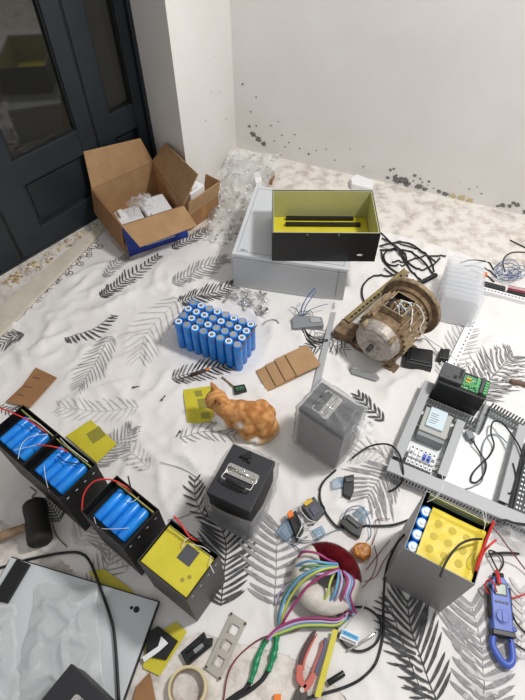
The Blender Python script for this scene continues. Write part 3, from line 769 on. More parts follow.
# row of four battery cases on the left
e1a = -37; Wc, Dc, Hc = .158, .127, .255
lefts = [(-.789,.7185),(-.661,.622),(-.473,.495),(-.308,.372)]
labs = ['black battery case with blue cells, furthest from the viewer at left photo edge','black battery case with blue cells touching the one by the photo edge, yellow sheet behind',
        'black battery case with blue cells and arched red wire, third in the row','dark grey battery case topped with yellow board, nearest of the row of four']
for i,(x,y) in enumerate(lefts):
    f = Fr((x,y), e1a+(2 if i == 3 else 0)); q = [f.p(0,0).xy, f.p(Wc,0).xy, f.p(Wc,Dc).xy, f.p(0,Dc).xy]
    t = thing('battery_case', labs[i], 'battery case', ctr(q, ZB), 'row of open battery cases')
    mb = MB(); mb.openbox(q, ZB, Hc, .0025, 0, 1, 0, floor=Hc-.06)
    for k in range(4):      # little punched slots in the side wall
        for (a,b) in ((Wc+.0004,.018+.03*k),):
            c = f.p(a, b, Hc-.022-.002*(k%2)); w = f.y*.0035
            mb.add([c-w-Vector((0,0,.004)), c+w-Vector((0,0,.004)), c+w+Vector((0,0,.001)), c-w+Vector((0,0,.001))], [[0,1,2,3]], 2)
    mb.build('case_body', [M['case'] if i < 3 else M['case_d'], M['blackp'], M['ring']], t)
    if i < 3:
        x0 = .022
        for k in range(4):
            mb = MB(); a = f.p(x0+.0148+k*.0292, .014, Hc-.024); b = f.p(x0+.0148+k*.0292, .108, Hc-.024)
            mb.lathe(a, b-a, [(0,0),(0,.013),(.003,.0146),(.091,.0146),(.094,.013),(.094,0)], 20, 0, True)
            mb.build('cell', M['blue'], t)
        mb = MB(); mb.box(f, .004,.154,.004,.123, Hc-.058, Hc-.030); mb.build('inner_tray', M['blackp'], t)
        mb = MB(); mb.box(f,.006,.150,.1125,.115,Hc-.03,Hc-.004); mb.build('yellow_divider', M['yellow_d'], t)
    else:
        mb = MB(); mb.box(f,.005,.151,.005,.110,Hc-.02,Hc-.006); b_ = mb.build('insulation_board', M['yellow'], t)
        mb = MB(); mb.box(f,.072,.112,.062,.104,Hc-.0058,Hc-.0052); sub(b_, mb, 'foam_pad', M['greyp'])
        mb = MB()
        for (a,b) in ((.118,.03),(.128,.045)): mb.lathe(f.p(a,b,Hc-.0058),(0,0,1),[(0,.005),(.0005,.005),(.0005,0)],12)
        sub(b_, mb, 'cell_mark', M['yellow_p'])
        mb = MB(); mb.box(f,.006,.150,.1115,.1135,Hc-.03,Hc-.004); mb.build('yellow_divider', M['yellow_d'], t)
    def w3(pts, r, m, nm, seg=6):
        mb = MB(); mb.tube(catmull([at(*p) for p in pts], 8), r, seg); return mb.build(nm, M[m], t)
    if i == 0:
        w3([(-6,406,.30),(8,411,.29),(28,420,.275),(40,428,.262),(47,433,.245)], .0022, 'wire_r', 'power_lead')
        w3([(28,418,.27),(38,423,.265),(50,433,.25)], .0013, 'wire_w', 'balance_wire'); w3([(18,459,.256),(22,444,.256),(32,436,.256),(48,434,.256)], .0009, 'wire_w', 'balance_wire')
        w3([(14,450,.256),(28,447,.256),(40,444,.256)], .0008, 'wire_w', 'balance_wire')
    if i == 1:
        w3([(37,445,.262),(50,446,.275),(62,449,.262),(68,452,.25)], .0022, 'wire_r', 'power_lead'); w3([(57,456,.256),(66,462,.256),(80,464,.25)], .0018, 'cable', 'power_lead')
        w3([(60,438,.258),(70,448,.258),(88,462,.255)], .0011, 'wire_w', 'balance_wire'); w3([(44,465,.252),(46,480,.252),(49,491,.252)], .0008, 'wire_w', 'balance_wire')
    if i == 2:
        w3([(82,512,.24),(84,494,.27),(95,481,.29),(112,480,.285),(126,487,.27),(132,493,.245)], .0023, 'wire_r', 'power_lead')
        w3([(128,476,.285),(130,485,.275),(133,494,.245)], .0020, 'cable', 'power_lead')
        w3([(139,497,.25),(132,502,.25),(126,500,.25)], .0009, 'wire_w', 'balance_wire'); w3([(94,517,.252),(98,527,.252),(110,529,.252),(129,528,.252)], .0008, 'wire_w', 'balance_wire')
    if i == 3:
        w3([(174,516,.30),(182,526,.285),(190,537,.27),(198,541,.245)], .0026, 'wire_r', 'power_lead')
        w3([(183,548,.256),(185,540,.268),(192,537,.262)], .0011, 'wire_w', 'balance_wire'); w3([(190,544,.262),(203,547,.262),(210,552,.25)], .0009, 'wire_w', 'balance_wire'); w3([(214,573,.253),(210,564,.262),(211,556,.25)], .0011, 'wire_w', 'balance_wire')
        w3([(196,538,.262),(206,541,.265),(213,549,.25)], .0016, 'cable', 'power_lead')

# grey case on the right with the yellow top
fy = Fr((.342,.389), -29.0); qy = [fy.p(0,0).xy, fy.p(.172,0).xy, fy.p(.172,.165).xy, fy.p(0,.165).xy]; Hy = .302
yb = thing('battery_case', 'tall grey steel battery case with shiny yellow top sheet and red leads', 'battery case', ctr(qy, ZB))
mb = MB(); mb.openbox(qy, ZB, Hy, .002, 0, 1, 2, floor=Hy-.09); mb.build('case_body', [M['case_g'], M['blackp'], M['edge']], yb)
for k in range(4):
    for kk2 in range(4):
        mb = MB(); c = fy.p(.020+.036*kk2, .022+.0335*k, Hy-.085); mb.lathe(c,(0,0,1),[(0,.0162),(.06,.0162),(.062,.015),(.062,.012)],20,0,True)
        o_ = mb.build('cell', M['blue'], yb)
        mb = MB(); mb.lathe(c,(0,0,1),[(.060,.0125),(.0635,.012),(.0635,.005),(.0655,.0045),(.0655,0)],16); sub(o_, mb, 'cell_terminal', M['ring'])
mb = MB(); NN = 24; vs = []
for i in range(NN+1):
    for j in range(NN+1):
        u,v = i/NN,j/NN; x = .030+.134*u; y = .005+.132*v
        z = Hy-.010+.004*noise.noise(Vector((x*25,y*25,3)))+.006*math.exp(-((v-.93)/.04)**2)+.004*math.exp(-((u-.95)/.05)**2)
        vs.append(fy.p(x,y,z))
mb.add(vs, [[i*(NN+1)+j,(i+1)*(NN+1)+j,(i+1)*(NN+1)+j+1,i*(NN+1)+j+1] for i in range(NN) for j in range(NN)],0,True)
ys_ = mb.build('insulation_sheet', M['yellow_s'], yb)
mb = MB()
for i in range(3):
    for j in range(3):
        cx_, cy_ = .055+.036*i, .032+.0345*j; P = []
        for k in range(18):
            x, y = cx_+.0095*math.cos(k*math.pi/9), cy_+.0095*math.sin(k*math.pi/9); P.append(fy.p(x,y,Hy-.0092+.004*noise.noise(Vector((x*25,y*25,3)))))
        mb.add(P,[list(range(18))])
sub(ys_, mb, 'cell_mark', mat('mark_through_sheet', S(196,176,62), .5, spec=.2))
mb = MB(); mb.box(fy,.012,.165,.1585,.1605,Hy-.03,Hy+.001); mb.build('yellow_divider', M['yellow_d'], yb)
def wy(pts, r, m, nm):
    mb = MB(); mb.tube(catmull([at(p[0],p[1],p[2]+.02) for p in pts], 8), r, 8); return mb.build(nm, M[m], yb)
wy([(476,571,.285),(480,556,.30),(487,538,.32),(494,521,.34)], .0035, 'wire_r', 'power_lead')
wy([(478,566,.29),(484,552,.30),(490,545,.31),(496,540,.30)], .0028, 'wire_r', 'power_lead')
wy([(440,577,.30),(446,562,.305),(458,546,.31),(470,540,.305),(482,539,.29)], .0028, 'cable', 'power_lead')
wy([(427,502,.285),(436,497,.30),(443,486,.31),(441,470,.30)], .0010, 'wire_w', 'balance_wire')
wy([(474,504,.31),(482,511,.30),(485,525,.29)], .0010, 'wire_w', 'balance_wire'); wy([(478,506,.31),(486,514,.30),(484,530,.29)], .0008, 'wire_w', 'balance_wire')
wy([(478,572,.27),(472,566,.285),(472,556,.29),(476,550,.285)], .0009, 'yellow_d', 'balance_wire')

# ------------------------------------------------------------------ cardboard dividers
for k in range(4):
    z = ZB+.001+.006*k; mb = MB()
    P = [at(x+9.2*k, y-4.6*k, .012).xy for x,y in ((255.7,370),(267,391),(295,378),(283.5,357))]
    if k == 3: P = [at(x, y, .025).xy for x,y in ((285,355),(297,376),(321,365),(307,345))]
    mb.prism(P, z, z+.005)
    lb_ = ['bottom cardboard sheet of the fanned stack left of the grey strip','second cardboard sheet from the bottom of the fanned stack','third cardboard sheet from the bottom of the fanned stack','top cardboard sheet of the fanned stack left of the grey strip'][k]
    tag(mb.build('cardboard_sheet', [M['kraft']], None, .0006, loc=ctr(P,z)), lb_, 'cardboard', 'fanned cardboard sheets')
def slit_card(name, label, pts, slits, z, m='kraft_d'):
    q = [at(*p,z) for p in pts]; mb = MB(); mb.prism([p.xy for p in q], z, z+.004)
    for a,b in slits:
        A_, B_ = at(*a,z+.0045), at(*b,z+.0045); d = (B_-A_).normalized(); n_ = Vector((-d.y,d.x,0))*.0012
        mb.add([A_-n_,B_-n_,B_+n_,A_+n_], [[0,1,2,3]], 1)
    return tag(mb.build(name, [M[m], M['plain_black']], None, loc=ctr([p.xy for p in q],z)), label, 'cardboard')
slit_card('cardboard_divider', 'brown slotted cardboard divider lying on the sheet above the battery cases', [(6,402),(30,408),(57,378),(36,368),(23,386)], [((33,377),(40,379)),((24,386),(33,388)),((17,394),(24,396))], .012)
slit_card('cardboard_sheet', 'brown cardboard corner under the white panel right edge, bottom of photo', [(128,716),(137,686),(150,672),(160,720)], [], .004)

# yellow sheets
def ysheet(label, pts, z, patches=(), m='yellow', th=.0012):
    q = [at(*p,z) for p in pts]; mb = MB(); mb.prism([p.xy for p in q], z, z+th)
    for pt in patches: mb.add([at(*p,z+th+.0003) for p in pt], [list(range(len(pt)))], 1)
    return tag(mb.build('insulation_sheet', [M[m], M['yellow_p']], None, loc=ctr([p.xy for p in q],z)), label, 'insulation sheet')
ysheet('yellow insulation sheet on the bed sheet in front of the cat', [(183,390),(211,386),(220,420),(188,425)], .007, [[(194,391),(201,390),(203,396),(196,397)],[(197,399),(206,398),(209,408),(199,409)],[(200,413),(209,412),(211,418),(202,419)]])
ysheet('yellow insulation sheet with dark square behind the left battery cases', [(66,436),(91,420),(117,444),(97,463)], .010, [[(86,434),(99,426),(106,435),(93,444)]])
ysheet('yellow insulation sheet sticking out behind the white panel top edge', [(88,572),(104,569),(132,590),(150,612),(120,606)], .005)
ysheet('yellow insulation sheet right of the white panel under black foam', [(146,640),(176,622),(187,632),(160,676),(143,668)], .005)
mb = MB(); q = [at(146,634,.012),at(158,626,.012),at(178,641,.012),at(166,660,.012),(at(146,656,.012))]
mb.prism([p.xy for p in q], .0066, .014); tag(mb.build('foam_pad', M['plain_black'], None, .001, loc=ctr([p.xy for p in q],.0066)), 'black foam pad lying on the yellow sheet right of the white panel', 'foam pad')
mb = MB(); q = [at(142,657,.02),at(158,646,.02),at(161,636,.02),at(168,643,.02),at(158,652,.02),at(144,662,.02)]
mb.prism([p.xy for p in q], .0145, .0175); tag(mb.build('paper_scrap', M['white'], None, loc=ctr([p.xy for p in q],.0145)), 'folded white paper strip on the black foam pad', 'paper')

# ------------------------------------------------------------------ cat
def make_cat():
    V = Vector
    mb = MB()
    def E(c, r, yaw=0, pitch=0):
        mb.ball(c, r, 20, 12, 0, Matrix.Rotation(R(yaw),3,'Z') @ Matrix.Rotation(R(pitch),3,'Y'))
    E((.002,.874,.056),(.052,.052,.056)); E((-.028,.880,.062),(.054,.052,.058)); E((-.060,.888,.060),(.052,.050,.058)); E((-.092,.896,.058),(.046,.044,.054)); E((-.112,.897,.050),(.038,.040,.050))
    E((-.118,.902,.080),(.036,.036,.036)); E((-.132,.908,.094),(.032,.032,.032))
    hd = V((-.140,.912,.116)); E(hd,(.038,.038,.034), 10)
    f = V((-.90,-.30,-.34)).normalized(); sd = f.cross(V((0,0,1))).normalized(); up = sd.cross(f)
    E(hd+f*.030-up*.007,(.014,.016,.013), 20); E(hd+f*.018+sd*.013-up*.007,(.015,.015,.013)); E(hd+f*.018-sd*.013-up*.007,(.015,.015,.013))
    E((-.026,.842,.044),(.046,.028,.042), 10); E((-.008,.826,.016),(.040,.015,.014), 15); E((.020,.845,.034),(.034,.032,.034))
    E((-.120,.872,.020),(.030,.017,.018), 25); E((-.146,.864,.012),(.014,.012,.011)); E((-.140,.900,.016),(.026,.014,.014), 20); E((-.110,.882,.040),(.030,.028,.036))
    E((.008,.905,.080),(.030,.028,.030)); E((.03,.90,.045),(.028,.03,.042))
    tail = catmull([V((.045,.885,.028)),V((.056,.858,.018)),V((.038,.832,.014)),V((.010,.815,.013)),V((-.01,.812,.012))],6)
    mb.tube(tail, .012, 12, rr=[.016-.006*i/(len(tail)-1) for i in range(len(tail))])
    for sg, tw in ((1,0),(-1,0)):
        b = hd+sd*sg*.023+up*.019-f*.012; tip = b+up*.044+sd*sg*.010-f*.004
        loops = []
        for h_ in range(5):
            q_ = h_/4; c_ = b.lerp(tip, q_); k_ = (1-q_)**.75
            loops.append([c_+sd*(.0165*k_+.001)*math.cos(a)+f*(.0105*k_+.0022)*math.sin(a) for a in [i*math.pi/5 for i in range(10)]])
        mb.add([v for l in loops for v in l], [[h_*10+i,h_*10+(i+1)%10,h_*10+10+(i+1)%10,h_*10+10+i] for h_ in range(4) for i in range(10)]+[list(range(10))[::-1],[40+i for i in range(10)]], 0, True)
    tmp = mb.build('tmp_cat', M['rubber'])
    r = tmp.modifiers.new('r','REMESH'); r.mode = 'VOXEL'; r.voxel_size = .0032; r.use_smooth_shade = True
    s = tmp.modifiers.new('s','SMOOTH'); s.iterations = 6; s.factor = .5
    dg = bpy.context.evaluated_depsgraph_get(); dg.update()
    me = bpy.data.meshes.new_from_object(tmp.evaluated_get(dg)); bpy.data.objects.remove(tmp)
    me.name = 'cat'
    me.materials.clear()
    ca = me.color_attributes.new('coat','FLOAT_COLOR','POINT')
    OR, DK, PL, WH = (V(S(*c)[:3]) for c in ((212,158,102),(152,90,44),(226,194,148),(240,235,228)))
    for i, vt in enumerate(me.vertices):
        p = vt.co; n = noise.noise(p*34); n2 = noise.noise(p*90+V((3,1,7)))
        st_ = math.sin(p.x*150+p.z*50+n*3.2)
        k = max(0,min(1,(st_*.7+.30)))*(.5+.5*(n2*.5+.5)); 
        hp = (p-hd); onhead = hp.length < .048
        col = OR.lerp(DK, k*.75)
        if not onhead: col = col.lerp(DK, max(0,min(.55,(noise.noise(p*60+V((9,2,5)))+.05)*1.3)))
        if onhead:
            col = OR.lerp(DK, max(0,min(.6,.35*math.sin((hp.dot(sd))*420)+.15+n2*.2)))
        low = max(0,min(1,(.040-p.z)/.03)); col = col.lerp(PL, low*.75)
        def blend(c, rad, soft=.010):
            return max(0,min(1,(rad-(p-V(c)).length)/soft))
        w = max(blend((-.146,.868,.045),.044), blend((-.158,.884,.072),.026), blend((-.012,.822,.012),.026), blend((-.060,.845,.072),.020,.012), blend((-.070,.850,.05),.012,.012), blend((-.148,.866,.010),.020), blend((-.125,.862,.018),.026))
        w = max(w, max(0,min(1,(.018-(p-(hd+f*.038-up*.014)).length)/.008)))
        col = col.lerp(WH, w)
        if (p-(hd+f*.044-up*.004)).length < .0045: col = V(S(190,120,104)[:3])
        ca.data[i].color = (*col,1)
    m, nt, b = nodes('ginger_fur'); b.inputs['Roughness'].default_value = .95; b.inputs['Specular IOR Level'].default_value = .15
    at_ = nt.nodes.new('ShaderNodeAttribute'); at_.attribute_name = 'coat'
    nt.links.new(at_.outputs['Color'], b.inputs['Base Color'])
    nz = nt.nodes.new('ShaderNodeTexNoise'); nz.inputs['Scale'].default_value = 420; gm = nt.nodes.new('ShaderNodeNewGeometry'); nt.links.new(gm.outputs['Position'], nz.inputs['Vector'])
    bp = nt.nodes.new('ShaderNodeBump'); bp.inputs['Strength'].default_value = .5; bp.inputs['Distance'].default_value = .0012
    nt.links.new(nz.outputs['Fac'], bp.inputs['Height']); nt.links.new(bp.outputs['Normal'], b.inputs['Normal'])
    me.materials.append(m)
    me.transform(Matrix.Translation((.06,-.88,0)))
    ct = bpy.data.objects.new('cat', me); C.objects.link(ct); ct.location = (-.072,.890,.002)
    ct['_o'] = (-.06,.88,.002)
    tag(ct, 'ginger and white cat crouching on the sheet beside the black lidded box', 'cat')
    # eyes and inner ears
    for sg in (1,-1):
        mb = MB(); mb.ball(hd+f*.0315+sd*sg*.0165+up*.006+V((0,0,.002)), (.0042,.0042,.0042), 10, 8); o_ = mb.build('eye', mat('cat_eye', S(70,60,30), .1), ct)
        b0 = hd+sd*sg*.024+up*.027-f*.0015+V((0,0,.002)); tip = b0+up*.026+sd*sg*.007-f*.002
        mb = MB(); mb.add([b0-sd*.008, b0+sd*.008, tip, b0+f*.002-up*.003], [[0,3,1],[0,2,3],[3,2,1]], 0, True); mb.build('inner_ear', mat('inner_ear_pink', S(196,150,130), .8), ct)
make_cat()

# ------------------------------------------------------------------ motor
def motor():
    A_ = Vector((.395,1.150,.124)); B_ = Vector((.567,1.342,.124)); d = (B_-A_).normalized(); Lm = (B_-A_).length
    sdv = Vector((0,0,1)).cross(d).normalized()       # to the left of the axis
    t = thing('electric_motor', 'rusty brown electric motor with round flange and open terminal box', 'motor', (A_.x*.5+B_.x*.5, A_.y*.5+B_.y*.5, ZB))
    mb = MB(); mb.lathe(A_, d, [(.02,.0),(.02,.080),(.045,.086),(.20,.086),(.222,.082),(.222,0)], 40)
    bd = mb.build('housing', M['rust'], t)
    mb = MB()
    for k in range(26):
        a = 2*math.pi*k/26; n_ = sdv*math.cos(a)+Vector((0,0,1))*math.sin(a); w = d.cross(n_)*.0016
        if n_.z > .92: continue
        b0 = A_+d*.05+n_*.082; b1 = A_+d*.195+n_*.082; hgt = n_*.019
        mb.hexa([b0-w,b0+w,b1+w,b1-w],[b0-w+hgt,b0+w+hgt,b1+w+hgt,b1-w+hgt])
    sub(bd, mb, 'cooling_fins', M['rust_l'])
    mb = MB(); mb.lathe(A_, d, [(-.012,.0),(-.012,.018),(-.006,.022),(-.010,.030),(-.010,.058),(-.004,.067),(-.004,.071),(.004,.078),(.036,.085),(.036,.06)], 40)
    es = mb.build('end_shield', M['dirty_al'], t)
    mb = MB(); mb.lathe(A_, d, [(-.038,0),(-.038,.009),(-.008,.0095)], 16, 0, True); mb.box(Fr3(A_-d*.036, d, sdv), 0,.02,-.0025,.0025,.0085,.0115); mb.build('shaft', M['toolsteel'], t)
    for k in range(4):
        a = R(45+90*k); n_ = sdv*math.cos(a)+Vector((0,0,1))*math.sin(a); c = A_+n_*.079+d*.012; mb = MB()
        mb.cyl(c-d*.014, c+d*.02, .010, seg=10); mb.cyl(c-d*.018, c-d*.014, .006, seg=6); mb.build('bolt_lug', M['rust_l'], t)
    mb = MB(); mb.lathe(A_, d, [(.218,.05),(.218,.092),(.230,.098),(.234,.120),(.252,.120),(.256,.108),(.256,.045),(.244,.040),(.244,0)], 56)
    fl_ = mb.build('flange', M['rust'], t)
    mb = MB(); mb.lathe(A_, d, [(.2335,.121),(.2525,.121)], 56); mb.lathe(A_, d, [(.2335,.121),(.2335,.112)], 56); sub(fl_, mb, 'flange_rim', M['rust_l'])
    for k in range(8):
        a = R(22+45*k); n_ = sdv*math.cos(a)+Vector((0,0,1))*math.sin(a); c = A_+n_*.108; mb = MB(); mb.cyl(c+d*.2325, c+d*.2338, .007, seg=12); sub(fl_, mb, 'bolt_hole', M['plain_black'])
    # feet
    for sg in (1,-1):
        for h in (.045,.165):
            mb = MB(); c = A_+d*h+sdv*sg*.066; c.z = ZB
            f3 = Fr3(c, d, sdv); f3.y = sdv; f3.z = Vector((0,0,1))
            mb.box(f3, -.02,.02,-.018 if sg>0 else -.03,.03 if sg>0 else .018,0,.012); mb.box(f3,-.012,.012,-.012,.010,.012,.07)
            mb.build('foot', M['rust'], t, .002)
    # terminal box, open, on top
    f3 = Fr3(A_+d*.125+Vector((0,0,.074)), d, sdv); f3.y = sdv; f3.z = Vector((0,0,1))
    mb = MB(); q = [f3.p(x,y).xy for x,y in ((-.045,-.042),(.05,-.042),(.05,.036),(-.045,.036))]
    mb.openbox(q, .192, .236, .004, 0, 1, 0, floor=.20); tb = mb.build('terminal_box', [M['rust_l'], M['plain_black']], t)
    mb = MB()
    for x in (-.02,0,.02):
        for y in (-.012,.012): mb.cyl(f3.p(x,y,0)*1+Vector((0,0,-.124-.074+.20)), f3.p(x,y,0)+Vector((0,0,-.198+.222)), .0035, seg=8)
    sub(tb, mb, 'terminal_stud', M['brass'])
    rnd = random.Random(4)
    for k in range(8):
        mb = MB(); P = []
        p = f3.p(rnd.uniform(-.03,.03), rnd.uniform(-.025,.025)); 
        for m_ in range(4): P.append(Vector((p.x+rnd.uniform(-.03,.03), p.y+rnd.uniform(-.025,.025), .212+.035*rnd.random())))
        mb.tube(catmull(P,6), .0018, 6); mb.build('terminal_wire', M[['wire_w','plain_black','wire_w','copper','wire_bl'][k%5]], t)
    mb = MB(); mb.tube(catmull([at(400,300,.22),at(411,305,.225),at(412,318,.20),at(410,330,.17),at(414,338,.13),at(424,338,.10),at(432,346,.03),at(438,353,.02)],8), .0030, 8); mb.build('supply_lead', M['wire_w'], t)
    mb = MB(); mb.tube(catmull([at(404,302,.22),at(417,305,.22),at(424,318,.18),at(420,330,.15),at(430,340,.08),at(448,352,.02),at(460,366,.012)],8), .0022, 8); mb.build('supply_lead', M['wire_w'], t)
motor()
mb = MB(); q = [at(334,329,.05),at(343,317,.05),at(362,325,.05),at(353,338,.05)]; mb.prism([p.xy for p in q], ZB, .045)
tag(mb.build('wooden_block', M['rust'], None, .003, loc=ctr([p.xy for p in q],ZB)), 'rusty brown block on the floor left of the motor under the perforated rail', 'block')
# perforated rail from the block to the flange
a, b = at(347,321,.05), at(407,271,.12); d = (b-a).normalized(); sdv = Vector((0,0,1)).cross(d).normalized(); f3 = Fr3(a, d, sdv); L_ = (b-a).length
mb = MB(); mb.box(f3,0,L_,-.014,.014,0,.002); mb.box(f3,0,L_,-.014,-.012,.002,.010); mb.box(f3,0,L_,.012,.014,.002,.010)
rl = thing('mounting_rail', 'yellowish perforated metal rail leaning from brown block to motor flange', 'rail', (a+b)/2*1)
mb.build('rail_body', M['brass'], rl)
mb = MB()
for k in range(14): mb.box(f3, .02+k*(L_-.04)/14, .032+k*(L_-.04)/14, -.004,.004,.002,.0026)
mb.build('slot_row', M['plain_black'], rl)

# ------------------------------------------------------------------ clear tray stack
fx = Fr(at(459,300,.05).xy, 12)
for k in range(7):
    a0, a1 = at(440+3.5*k, 316-4.2*k, .0), at(482-1.2*k, 312-4.2*k, .0)
ts_labels = ['frontmost','second','third','fourth','fifth','sixth','rearmost']
c0 = at(452,322,0); c1 = at(460,268,0); ax = Vector(((c1-c0).x,(c1-c0).y)).normalized()
fs_ = Fr(c0.xy, math.degrees(math.atan2(ax.y,ax.x))-90)
NT = 9
for k in range(NT):
    y = -.004+.0245*k; w0 = .078-.0012*k
    mb = MB()
    # shallow tray standing on its long edge, leaning back onto the next one
    def ring(hw, h0, h1, yy):
        P = []
        for (sx, hz, a0_) in ((1,h1,0),(-1,h1,90),(-1,h0,180),(1,h0,270)):
            for m_ in range(4):
                aa = R(a0_+30*m_); rr_ = .016; P.append(fs_.p(sx*(hw-rr_)+rr_*math.cos(aa), yy+ (hz+(-rr_ if hz==h1 else rr_)+rr_*math.sin(aa))*.25, (hz+(-rr_ if hz==h1 else rr_)+rr_*math.sin(aa))))
        return P
    rows = [ring(w0+.006, .004, .140, y), ring(w0, .006, .136, y+.001), ring(w0-.007, .014, .126, y-.020), ring(w0-.012,.02,.120,y-.021)]
    N = len(rows[0]); vs = [v for r_ in rows for v in r_]
    mb.add(vs, [[i*N+j,i*N+(j+1)%N,(i+1)*N+(j+1)%N,(i+1)*N+j] for i in range(3) for j in range(N)],0,True); mb.add(rows[-1],[list(range(N))],0)
    lab = {0:'frontmost frosted plastic tray of the nested row beside the motor flange', NT-1:'rearmost frosted plastic tray of the nested row, by the black cables'}.get(k, '%s frosted plastic tray from the front of the nested row by the motor' % ['','second','third','fourth','fifth','sixth','seventh','eighth',''][k])
    tag(mb.build('plastic_tray', M['f_frost'], None, loc=fs_.p(0,y,.004)), lab, 'plastic tray', 'nested frosted plastic trays')

# ------------------------------------------------------------------ control panel
fo = Fr((.400,.722), -27.0)
cp = thing('control_panel', 'grey electrical mounting panel with wiring ducts, breakers and power supply', 'control panel', fo.p(.3,.18,ZB))
mb = MB(); mb.box(fo, 0,.62,.0,.31,ZB,ZB+.003); mb.box(fo,.17,.62,.31,.36,ZB,ZB+.003); mb.build('mounting_plate', M['plate'], cp)
zt = ZB+.003
def duct(x0,y0,x1,y1,w,h,lid):
    a = fo.p(x0,y0,zt); b = fo.p(x1,y1,zt); d = (b-a).normalized(); s_ = Vector((0,0,1)).cross(d); L = (b-a).length
    f = Fr3(a,d,s_); f.y = s_; f.z = Vector((0,0,1)); mb = MB()
    mb.box(f,0,L,-w/2,w/2,0,.002)
    for sg in (-1,1):
        y_ = sg*(w/2-.0008); mb.box(f,0,L,y_-.0008,y_+.0008,.002,h*.35)
        n = int(L/.010)
        for k in range(n):
            mb.box(f,k*L/n+.0012,k*L/n+L/n-.0030,y_-.0008,y_+.0008,h*.35,h-.002)
        if lid: mb.box(f,0,L,y_-.0008,y_+.0008,h-.008,h-.002)
    ob = mb.build('wiring_duct', M['duct'], cp)
    if lid:
        mb = MB(); mb.box(f,0,L,-w/2-.0006,w/2+.0006,h-.002,h); mb.box(f,0,L,-w/2-.0010,-w/2-.0002,h-.010,h); mb.box(f,0,L,w/2+.0002,w/2+.0010,h-.010,h); sub(ob, mb, 'duct_cover', M['duct_l'])
    return ob
duct(0,.0,.62,.012,.042,.050,True)
duct(.018,.035,.026,.365,.030,.050,True)
duct(.160,.040,.166,.262,.026,.050,True)
duct(.349,.040,.353,.335,.026,.050,True)
duct(.040,.290,.225,.285,.026,.045,False)
duct(.228,.270,.238,.400,.024,.042,False)
duct(.242,.372,.365,.352,.028,.045,False)
# power supply
mb = MB(); mb.box(fo,.046,.138,.165,.262,zt+.008,.058); ps = mb.build('power_supply', M['psu'], cp, .003)
mb = MB(); mb.box(fo,.062,.118,.185,.262,.058,.066); mb.box(fo,.064,.116,.187,.26,.066,.0665); sub(ps, mb, 'rating_label', M['label'])
mb = MB()
for k in range(5): mb.box(fo,.068,.068+.022+.004*(k%3),.20+.009*k,.2025+.009*k,.0665,.0668)
sub(ps, mb, 'printed_text', M['ink'])
mb = MB(); mb.box(fo,.048,.136,.150,.182,zt+.004,.050); sub(ps, mb, 'terminal_block', M['greyl'])
mb = MB(); mb.box(fo,.036,.148,.068,.078,zt,zt+.010); mb.box(fo,.036,.148,.20,.21,zt,zt+.010); mb.build('din_rail', M['steel'], cp)
mb = MB(); mb.box(fo,.042,.130,.020,.030,zt,.040); mb.build('duct_end_plate', M['alu'], cp)
for k in range(6):
    x = .044+.0142*k
    mb = MB(); mb.box(fo,x,x+.0132,.036,.104,zt+.010,.050); mb.box(fo,x,x+.0132,.055,.085,.050,.060); bk = mb.build('circuit_breaker', M['brk'], cp, .001)
    if k in (2,3,4) or True:
        mb = MB()
        if 1 < k < 5: mb.box(fo,x+.002,x+.0112,.057,.083,.060,.0625); mb.box(fo,x+.003,x+.0102,.064,.072,.0625,.070)
        else: mb.box(fo,x+.003,x+.0102,.066,.074,.060,.066)
        sub(bk, mb, 'toggle', M['brkb'] if k in (3,4) else M['brk'] if k not in (0,5) else M['greyl'])
    mb = MB()
    for y_ in (.043,.096): mb.lathe(fo.p(x+.0066,y_,.050),(0,0,1),[(0,.0034),(.0006,.0034),(.0006,0)],10)
    sub(bk, mb, 'terminal_screw', M['greyp'])
for k in range(4):
    mb = MB(); x = .132+.003*k; mb.tube(catmull([fo.p(.126,.05+.012*k,.045), fo.p(.138,.055+.012*k,.052), fo.p(.146,.06+.012*k,.04)],6), .0012, 6); mb.build('panel_wire', M['greyp' if k%2 else 'wire_w'], cp)

# variable speed drive
vd = thing('motor_drive', 'black motor drive standing on the control panel with its green circuit board exposed', 'motor drive', fo.p(.126,.365,zt))
mb = MB(); mb.box(fo,.046,.208,.322,.405,zt+.001+.046,.128); mb.box(fo,.046,.208,.332,.402,ZB+.05-.048,zt+.05)
mb.build('drive_body', M['blackp'], vd, .003)
mb = MB(); mb.box(fo,.046,.120,.336,.402,0.1280,0.1440); mb.box(fo,.058,.082,.345,.37,0.1440,0.1455); tp = mb.build('terminal_cover', M['greyp'], vd, .003)
mb = MB(); mb.box(fo,.09,.10,.35,.36,0.1440,0.1480); mb.box(fo,.105,.115,.355,.395,0.1440,0.1445); sub(tp, mb, 'cover_clip', M['blackp'])
mb = MB(); mb.box(fo,.124,.178,.334,.392,0.1280,0.1320); pb = mb.build('circuit_board', M['pcb'], vd)
mb = MB()
for k in range(7): mb.box(fo,.128+.0065*k,.1325+.0065*k,.338+.004*(k%3),.350+.004*(k%3),0.1320,0.1400)
mb.box(fo,.165,.172,.345,.388,0.1320,0.1430); sub(pb, mb, 'terminal_strip', M['termg'])
mb = MB()
for k in range(6): mb.box(fo,.132+.005*(k%3),.136+.005*(k%3),.358+.014*(k//3),.366+.014*(k//3),0.1320,0.1370)
sub(pb, mb, 'component', M['amberp'])
mb = MB(); mb.box(fo,.180,.190,.334,.398,0.1280,0.1420); mb.build('divider_rib', M['greyp'], vd, .001)
mb = MB()
for k in range(5): mb.box(fo,.192,.204,.336+.011*k,.344+.011*k,0.1280,0.1400)
mb.build('relay_terminal', M['termg'], vd, .0008)

